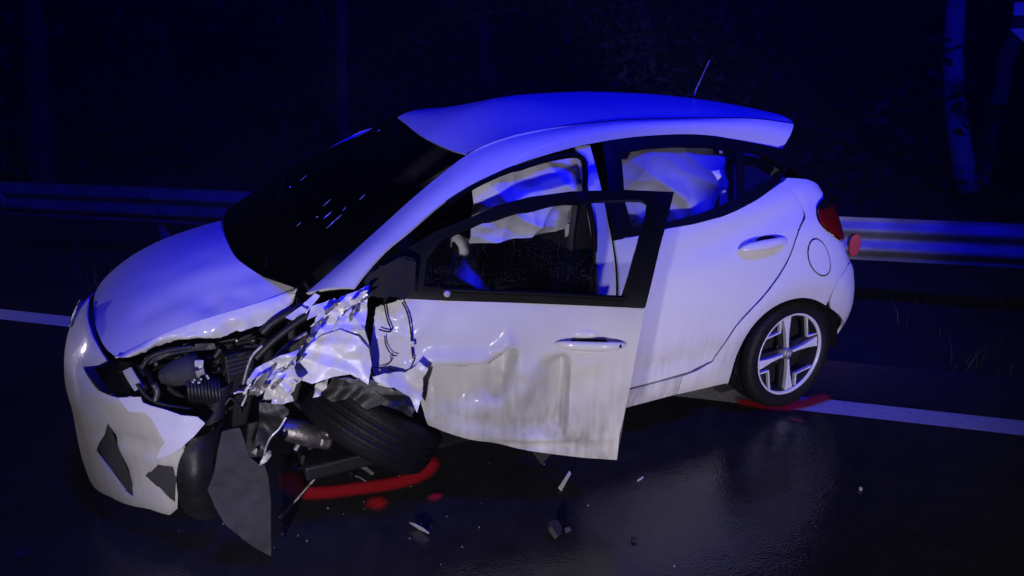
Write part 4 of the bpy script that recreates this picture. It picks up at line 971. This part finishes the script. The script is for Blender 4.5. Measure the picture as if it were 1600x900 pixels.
for k in range(34):
    bx_, by_ = rs.uniform(228, 400), 0; top_, bot_ = np.interp(bx_, [225, 300, 400], [565, 545, 525]), np.interp(bx_, [225, 330, 400], [630, 655, 640]); by_ = rs.uniform(top_, bot_)
    q = [(bx_, by_)]
    for _ in range(3): q.append((q[-1][0]+rs.uniform(-28, 32), min(max(q[-1][1]+rs.uniform(-18, 18), top_), bot_)))
    tube('cable', [aty(*p_, -.52+rs.uniform(-.10, .08)) for p_ in q], rs.uniform(.0025, .007), rs.choice(['plastic', 'plastic', 'liner', 'plastic', 'steel']), car, 5, sm=14)
# ---- front suspension
st = tube('suspension_arm', [aty(425, 665, -.66), aty(470, 676, -.70), aty(515, 686, -.70)], [.035, .045, .04], 'steel', car, 12, sm=12)
pbox('ball_joint', 508, 690, -.735, (.05, .04, .04), 'steel', rotm('Y', 20), .012, parent=st)
V, F = lathe_geo([(.001, .02), (.012, .018), (.014, 0), (.02, -.004), (.02, -.01)], 12, (aty(511, 677, -.75), np.array([1., 0, 0]), np.array([0, 0, 1.]), np.array([0, -1., 0])))
link('bolt', mesh('bolt', V, F), 'steel', st)
sheet('strut_bracket', [(405, 630), (440, 632), (452, 640), (448, 655), (430, 675), (418, 695), (420, 712), (412, 718), (396, 708), (398, 690), (404, 660)], -.86, (-.25, -1, .1), .03, 10, 31, m='plastic')
tube('bracket_edge', [aty(447, 652, -.885), aty(436, 670, -.89), aty(424, 682, -.89), (aty(416, 698, -.885)), aty(413, 712, -.885)], .004, 'castalu', car, 6, sm=20)
sheet('bracket_foot', [(412, 712), (422, 704), (424, 712), (416, 722), (404, 728)], -.89, (-.25, -1, .1), .008, 30, 32, m='castalu')
sheet('bracket_foot', [(393, 706), (402, 700), (400, 712)], -.89, (-.25, -1, .1), .004, 30, 33, m='castalu')
for i in range(26):
    px_, py_ = random.uniform(450, 600), random.uniform(695, 745)
    p = aty(px_, py_, random.uniform(-.7, -.5))
    if p[2] < .03: continue
    e = p+np.array([random.uniform(-.05, .05), random.uniform(-.03, .03), random.uniform(-.04, .05)])
    tube('broken_link', [p, (p+e)/2+[0, 0, .004], e], random.uniform(.004, .011), random.choice(['steel', 'plastic', 'castalu', 'plastic']), car, 6)
# wheel-arch liner, ripped out and hanging to the road
la = [aty(300, 686, -.72), aty(284, 712, -.735), aty(276, 740, -.73), aty(278, 775, -.70), aty(288, 802, -.66)]
lb = [aty(352, 655, -.62), aty(338, 690, -.70), aty(332, 730, -.74), aty(335, 770, -.72), aty(345, 806, -.68)]
A_, B_ = resample(la, 26), resample(lb, 26); R = []
for f in np.linspace(0, 1, 10): R.append(A_*(1-f)+B_*f+np.array([0, -.035*math.sin(math.pi*f), 0])+np.array([[0, .006*ridged(p, 12), 0] for p in A_]))
gridmesh('wheel_arch_liner', R, 'plastic', car, th=.004, flip=False)
ge = atz(424, 872, .012); PL = Flat((aty(385, 700, -.86)+ge)/2, np.cross(ge-aty(385, 690, -.80), aty(335, 740, -.78)-aty(385, 690, -.80))*-1, disp=lambda p: .014*ridged(p, 4, 5)+.003*ridged(p, 22, 2))
if PL.n[1] > 0: PL = Flat(PL.o, -PL.n, PL.disp)
panel('liner_plate', PL, PL.px((348, 672), (362, 668), (376, 666), (384, 690), (392, 712), (404, 722), (414, 724), (420, 742), (424, 780), (424, 830), (424, 868), (400, 855), (375, 835), (352, 815), (338, 790), (326, 762), (336, 735), (342, 700)), 'liner', car, step=.015, th=.004)

# ---- wheels
def wheel(name, centre, ax, e1, full=True, flat=0.0):
    """tyre mesh with rim, spokes, nuts and hub cap as its parts; ax points outwards"""
    c = np.array(centre, float); ax = np.array(ax, float)/np.linalg.norm(ax); e1 = np.array(e1, float); e1 = e1-ax*(e1@ax); e1 /= np.linalg.norm(e1); e2 = np.cross(ax, e1); fr = (c, e1, e2, ax)
    prof = [(.205, -.085), (.215, -.092), (.24, -.100), (.268, -.096), (.283, -.082), (.289, -.06)]
    for h in (-.045, -.015, .015, .045): prof += [(.291, h-.012), (.287, h-.010), (.287, h-.004), (.291, h-.002)]
    prof += [(.289, .06), (.283, .082), (.276, .090), (.268, .096), (.262, .0975), (.24, .100), (.222, .095), (.212, .088), (.207, .084), (.204, .070)]
    V, F = lathe_geo(prof, 64, fr)
    if flat: V = [v if v[2] > flat else np.array([v[0], v[1], flat+(v[2]-flat)*.25]) for v in V]
    t = link(name, mesh(name, V, F), 'rubber', car)
    V, F = lathe_geo([(.206, -.075), (.19, -.07), (.185, .03), (.198, .062), (.207, .080), (.211, .086), (.214, .088), (.211, .090), (.203, .086)], 64, fr); link('rim_barrel', mesh('rim_barrel', V, F), 'darkalloy', t)
    V, F = lathe_geo([(.2005, .080), (.204, .088), (.213, .0905), (.2145, .088)], 64, fr); link('rim_lip', mesh('rim_lip', V, F), 'silver', t)
    if not full: return t
    V, F = lathe_geo([(.001, .010), (.16, .012), (.19, .0)], 40, fr); link('brake_disc', mesh('brake_disc', V, F), 'darkalloy', t)
    pol = lambda r, d: (r*math.cos(math.radians(d)), r*math.sin(math.radians(d)))
    for k in range(4):
        a = 12+90*k
        for nm, poly, h0, h1, m in (('spoke', [pol(.034, a-14), pol(.07, a-9), pol(.13, a-9), pol(.203, a-11), pol(.203, a+4.5), pol(.12, a+2.5), pol(.06, a+5), pol(.034, a+12)], .052, .076, 'silver'),
                                    ('spoke_flank', [pol(.035, a-50), pol(.203, a-15), pol(.203, a+12), pol(.035, a+50)], .030, .050, 'darkalloy'),
                                    ('spoke_bar', [pol(.203, a+8), pol(.137, a+16), pol(.203, a+49), pol(.203, a+45), pol(.146, a+18.5), pol(.203, a+10.5)], .058, .078, 'silver'),
                                    ('spoke_pocket', [pol(.203, a+9), pol(.139, a+16), pol(.203, a+48), pol(.203, a+28)], .036, .050, 'darkalloy')):
            o = link(nm, mesh(nm, *prism_geo(poly, h0, h1, fr)), m, t, False); bevel(o, .003, 2)
        q = pol(.052, a+38); V, F = lathe_geo([(.001, .070), (.007, .070), (.009, .064), (.010, .048)], 6, (c+q[0]*e1+q[1]*e2, e1, e2, ax)); link('wheel_nut', mesh('wheel_nut', V, F), 'darkalloy', t, False)
        V, F = lathe_geo([(.010, .052), (.016, .055), (.017, .048)], 16, (c+q[0]*e1+q[1]*e2, e1, e2, ax)); link('nut_seat', mesh('nut_seat', V, F), 'darkalloy', t)
    V, F = lathe_geo([(.001, .080), (.022, .079), (.027, .076), (.034, .060), (.040, .045)], 32, fr); link('hub_cap', mesh('hub_cap', V, F), 'castalu', t)
    parts = [prism_geo([(-.013, -.010), (-.009, -.010), (-.004, .011), (-.008, .011)], .0785, .0815, fr), prism_geo([(.004, -.011), (.008, -.011), (.013, .010), (.009, .010)], .0785, .0815, fr), prism_geo([(-.007, -.0015), (.008, -.002), (.008, .002), (-.006, .0025)], .0785, .0815, fr)]
    link('hub_emblem', mesh('hub_emblem', *join_geo(parts)), 'silver', t, False)
    return t
wheel('rear_wheel', (3.155, -.715, .289), (.0, -1, .03), (1, 0, 0), flat=.006)
wheel('rear_wheel', (3.155, .715, .289), (0, 1, 0), (1, 0, 0), full=False)
wheel('front_wheel', (.73, .715, .289), (0, 1, 0), (1, 0, 0), full=False)
# broken front wheel folded under the wing
fwc = aty(582, 650, -.58)
axw = .52*RT+.84*UP+.06*FW
wheel('front_wheel', fwc, axw, RT, full=False)

# ================================================================== LOOSE THINGS ON THE ROAD
rb = atz(438, 810, .012); rt_ = aty(530, 704, -.62)
rod = tube('metal_rod', [np.zeros(3), (rt_-rb)*.08, (rt_-rb)*.12, (rt_-rb)*.5, (rt_-rb)*.52, (rt_-rb)*.56, (rt_-rb)*.95, rt_-rb], [.008, .010, .006, .006, .0085, .0065, .0065, .009], 'steel', None, 10)
rod.location = tuple(rb); tag(rod, 'thin steel rod propped from the road up into the wrecked wheel arch', 'rod')
def shard(name, px, py, poly, tilt, m, label, cat, th=.004):
    p = atz(px, py, .0); R = rotm('Z', tilt[2])@rotm('X', tilt[0])@rotm('Y', tilt[1]); n = len(poly)
    V = [R@np.array([q[0], q[1], .012*math.sin(9*q[0])]) for q in poly]+[R@np.array([q[0], q[1], .012*math.sin(9*q[0])+th]) for q in poly]
    zmin = min(v[2] for v in V); V = [v-np.array([0, 0, zmin-.001]) for v in V]
    o = link(name, mesh(name, V, [tuple(range(n))[::-1], tuple(range(n, 2*n))]+[(i, (i+1) % n, n+(i+1) % n, n+i) for i in range(n)]), m, None, False)
    o.location = tuple(p); bevel(o, .0012, 1); return tag(o, label, cat, 'broken pieces on the road')
shard('plastic_shard', 655, 832, [(-.045, -.012), (.01, -.022), (.05, 0), (.012, .016), (-.03, .014)], (62, 6, 118), 'debris', 'pale pointed shard standing on the road below the red paint', 'shard')
shard('plastic_shard', 672, 828, [(-.02, -.004), (.02, -.003), (.022, .004), (-.018, .005)], (30, 0, 50), 'liner', 'small grey splinter right beside the pale pointed shard', 'shard')
shard('trim_strip', 882, 757, [(-.055, -.010), (.05, -.008), (.058, .004), (-.05, .009)], (24, -8, 42), 'debris', 'grey trim strip lying on the road below the open door', 'trim strip')
shard('debris_lump', 864, 836, [(-.032, -.022), (.0, -.03), (.03, -.016), (.034, .012), (.006, .03), (-.026, .02)], (48, 12, 40), 'liner', 'dark bracket-like lump of debris lying left of two chips', 'debris', th=.02)
shard('debris_chip', 886, 830, [(-.014, -.008), (.012, -.01), (.016, .006), (-.006, .01)], (20, 5, 10), 'steel', 'small chip close to the right of the dark debris lump', 'debris', th=.006)
shard('debris_chip', 990, 846, [(-.012, -.008), (.01, -.01), (.012, .008), (-.008, .01)], (10, 5, 70), 'plastic', 'small black chip on the wet road, right of the dark lump', 'debris', th=.01)
shard('debris_chip', 1344, 766, [(-.008, -.006), (.008, -.006), (.009, .006), (-.005, .007)], (15, 5, 30), 'debris', 'tiny white chip on the bare road at the right', 'debris', th=.008)
shard('debris_chip', 1000, 750, [(-.02, -.004), (.018, -.005), (.02, .003), (-.016, .004)], (5, 0, 15), 'debris', 'thin white splinter right of the open door\'s lower corner', 'debris')
shard('debris_chip', 35, 868, [(-.03, -.012), (.02, -.016), (.03, .004), (-.01, .014)], (25, 0, -20), 'liner', 'grey scrap on the road in the bottom left corner', 'debris')
# glass crumbs
V = []; F = []
for i in range(30):
    px_, py_ = (random.gauss(620, 150), random.uniform(690, 890)) if random.random() < .7 else (random.uniform(300, 1300), random.uniform(740, 895))
    p = atz(px_, py_); s = random.uniform(.0010, .0024); v, f = box_geo((p[0], p[1], s), (2*s, 2*s*random.uniform(.5, 1), 2*s), rotm('Z', random.uniform(0, 90))); k = len(V); V += list(v); F += [tuple(q+k for q in g_) for g_ in f]
tag(link('glass_crumbs', mesh('glass_crumbs', V, F), 'debris', None, False), 'fine crumbs of glass and plastic scattered over the road', 'crumbs', kind='stuff')
# sprayed accident marks
def spray_mat(name, col):
    m = bpy.data.materials.new(name); m.use_nodes = True; t = m.node_tree; L = t.links.new; b = t.nodes['Principled BSDF']; o = t.nodes['Material Output']
    b.inputs['Base Color'].default_value = (*col, 1); b.inputs['Roughness'].default_value = .55
    at_ = t.nodes.new('ShaderNodeAttribute'); at_.attribute_name = 'cover'
    tc = t.nodes.new('ShaderNodeTexCoord'); n = t.nodes.new('ShaderNodeTexNoise'); n.inputs['Scale'].default_value = 170; n.inputs['Detail'].default_value = 6; n.inputs['Roughness'].default_value = .75; L(tc.outputs['Object'], n.inputs['Vector'])
    a = t.nodes.new('ShaderNodeMath'); a.operation = 'ADD'; L(at_.outputs['Fac'], a.inputs[0]); L(n.outputs[0], a.inputs[1])
    r = t.nodes.new('ShaderNodeMapRange'); r.inputs[1].default_value = .78; r.inputs[2].default_value = 1.15; L(a.outputs[0], r.inputs[0])
    tr = t.nodes.new('ShaderNodeBsdfTransparent'); mx = t.nodes.new('ShaderNodeMixShader'); L(r.outputs[0], mx.inputs[0]); L(tr.outputs[0], mx.inputs[1]); L(b.outputs[0], mx.inputs[2]); L(mx.outputs[0], o.inputs[0]); return m
M['spray'] = spray_mat('red_marking_spray', (.9, .015, .03))
def stroke(pix, wd, label, strength=1.0, z=.008):
    ef = 9 if strength > .8 else 2.6
    P = resample([atz(*q)[:2] for q in pix], 40); T = np.gradient(P, axis=0); T /= np.linalg.norm(T, axis=1, keepdims=True); N = np.stack([-T[:, 1], T[:, 0]], 1); V = []; F = []; cov = []
    o = P.mean(0); nb = 13
    for i in range(40):
        for j, f in enumerate(np.linspace(-1, 1, nb)):
            q = P[i]+N[i]*f*wd-o; V.append((q[0], q[1], 0)); e = min(1, i/39*ef, (39-i)/39*ef); cov.append(strength*(1-abs(f)**1.5)*e)
    for i in range(39):
        for j in range(nb-1): k = i*nb+j; F.append((k, k+nb, k+nb+1, k+1))
    me = mesh('paint_mark', V, F); at_ = me.attributes.new('cover', 'FLOAT', 'POINT'); at_.data.foreach_set('value', cov)
    ob = link('paint_mark', me, 'spray', None, False); ob.location = (o[0], o[1], z); return tag(ob, label, 'paint mark', 'red accident marks sprayed on the road')
stroke([(452, 728), (455, 752), (468, 771), (510, 772), (560, 766), (620, 757), (655, 745), (670, 730), (675, 708)], .068, 'red sprayed bracket on the road around the broken front wheel', .81)
stroke([(572, 776), (590, 790), (612, 800)], .07, 'faint red spray patch just below the front bracket', .62, z=.010)
stroke([(672, 772), (682, 782), (690, 788)], .055, 'small faint red spray dot below the door, right of the bracket', .6, z=.012)
stroke([(1140, 626), (1180, 634), (1225, 638), (1265, 630), (1300, 617)], .06, 'red sprayed arc on the road under the rear wheel', .81)
stroke([(1215, 652), (1250, 660), (1275, 662)], .05, 'faint red smear just below the rear wheel arc', .42, z=.010)

# ================================================================== damp night air
hz = mesh('haze', *box_geo((2, 0, 4.4), (260, 260, 12.0)))
hm = bpy.data.materials.new('damp_air'); hm.use_nodes = True; ht = hm.node_tree; ht.nodes.clear()
ho = ht.nodes.new('ShaderNodeOutputMaterial'); hv = ht.nodes.new('ShaderNodeVolumePrincipled'); hv.inputs['Color'].default_value = (.9, .9, .92, 1); hv.inputs['Density'].default_value = .004; hv.inputs['Anisotropy'].default_value = .0
ht.links.new(hv.outputs[0], ho.inputs['Volume'])
tag(link('haze', hz, hm, None, False), 'thin damp night air over the road', 'haze', kind='stuff')
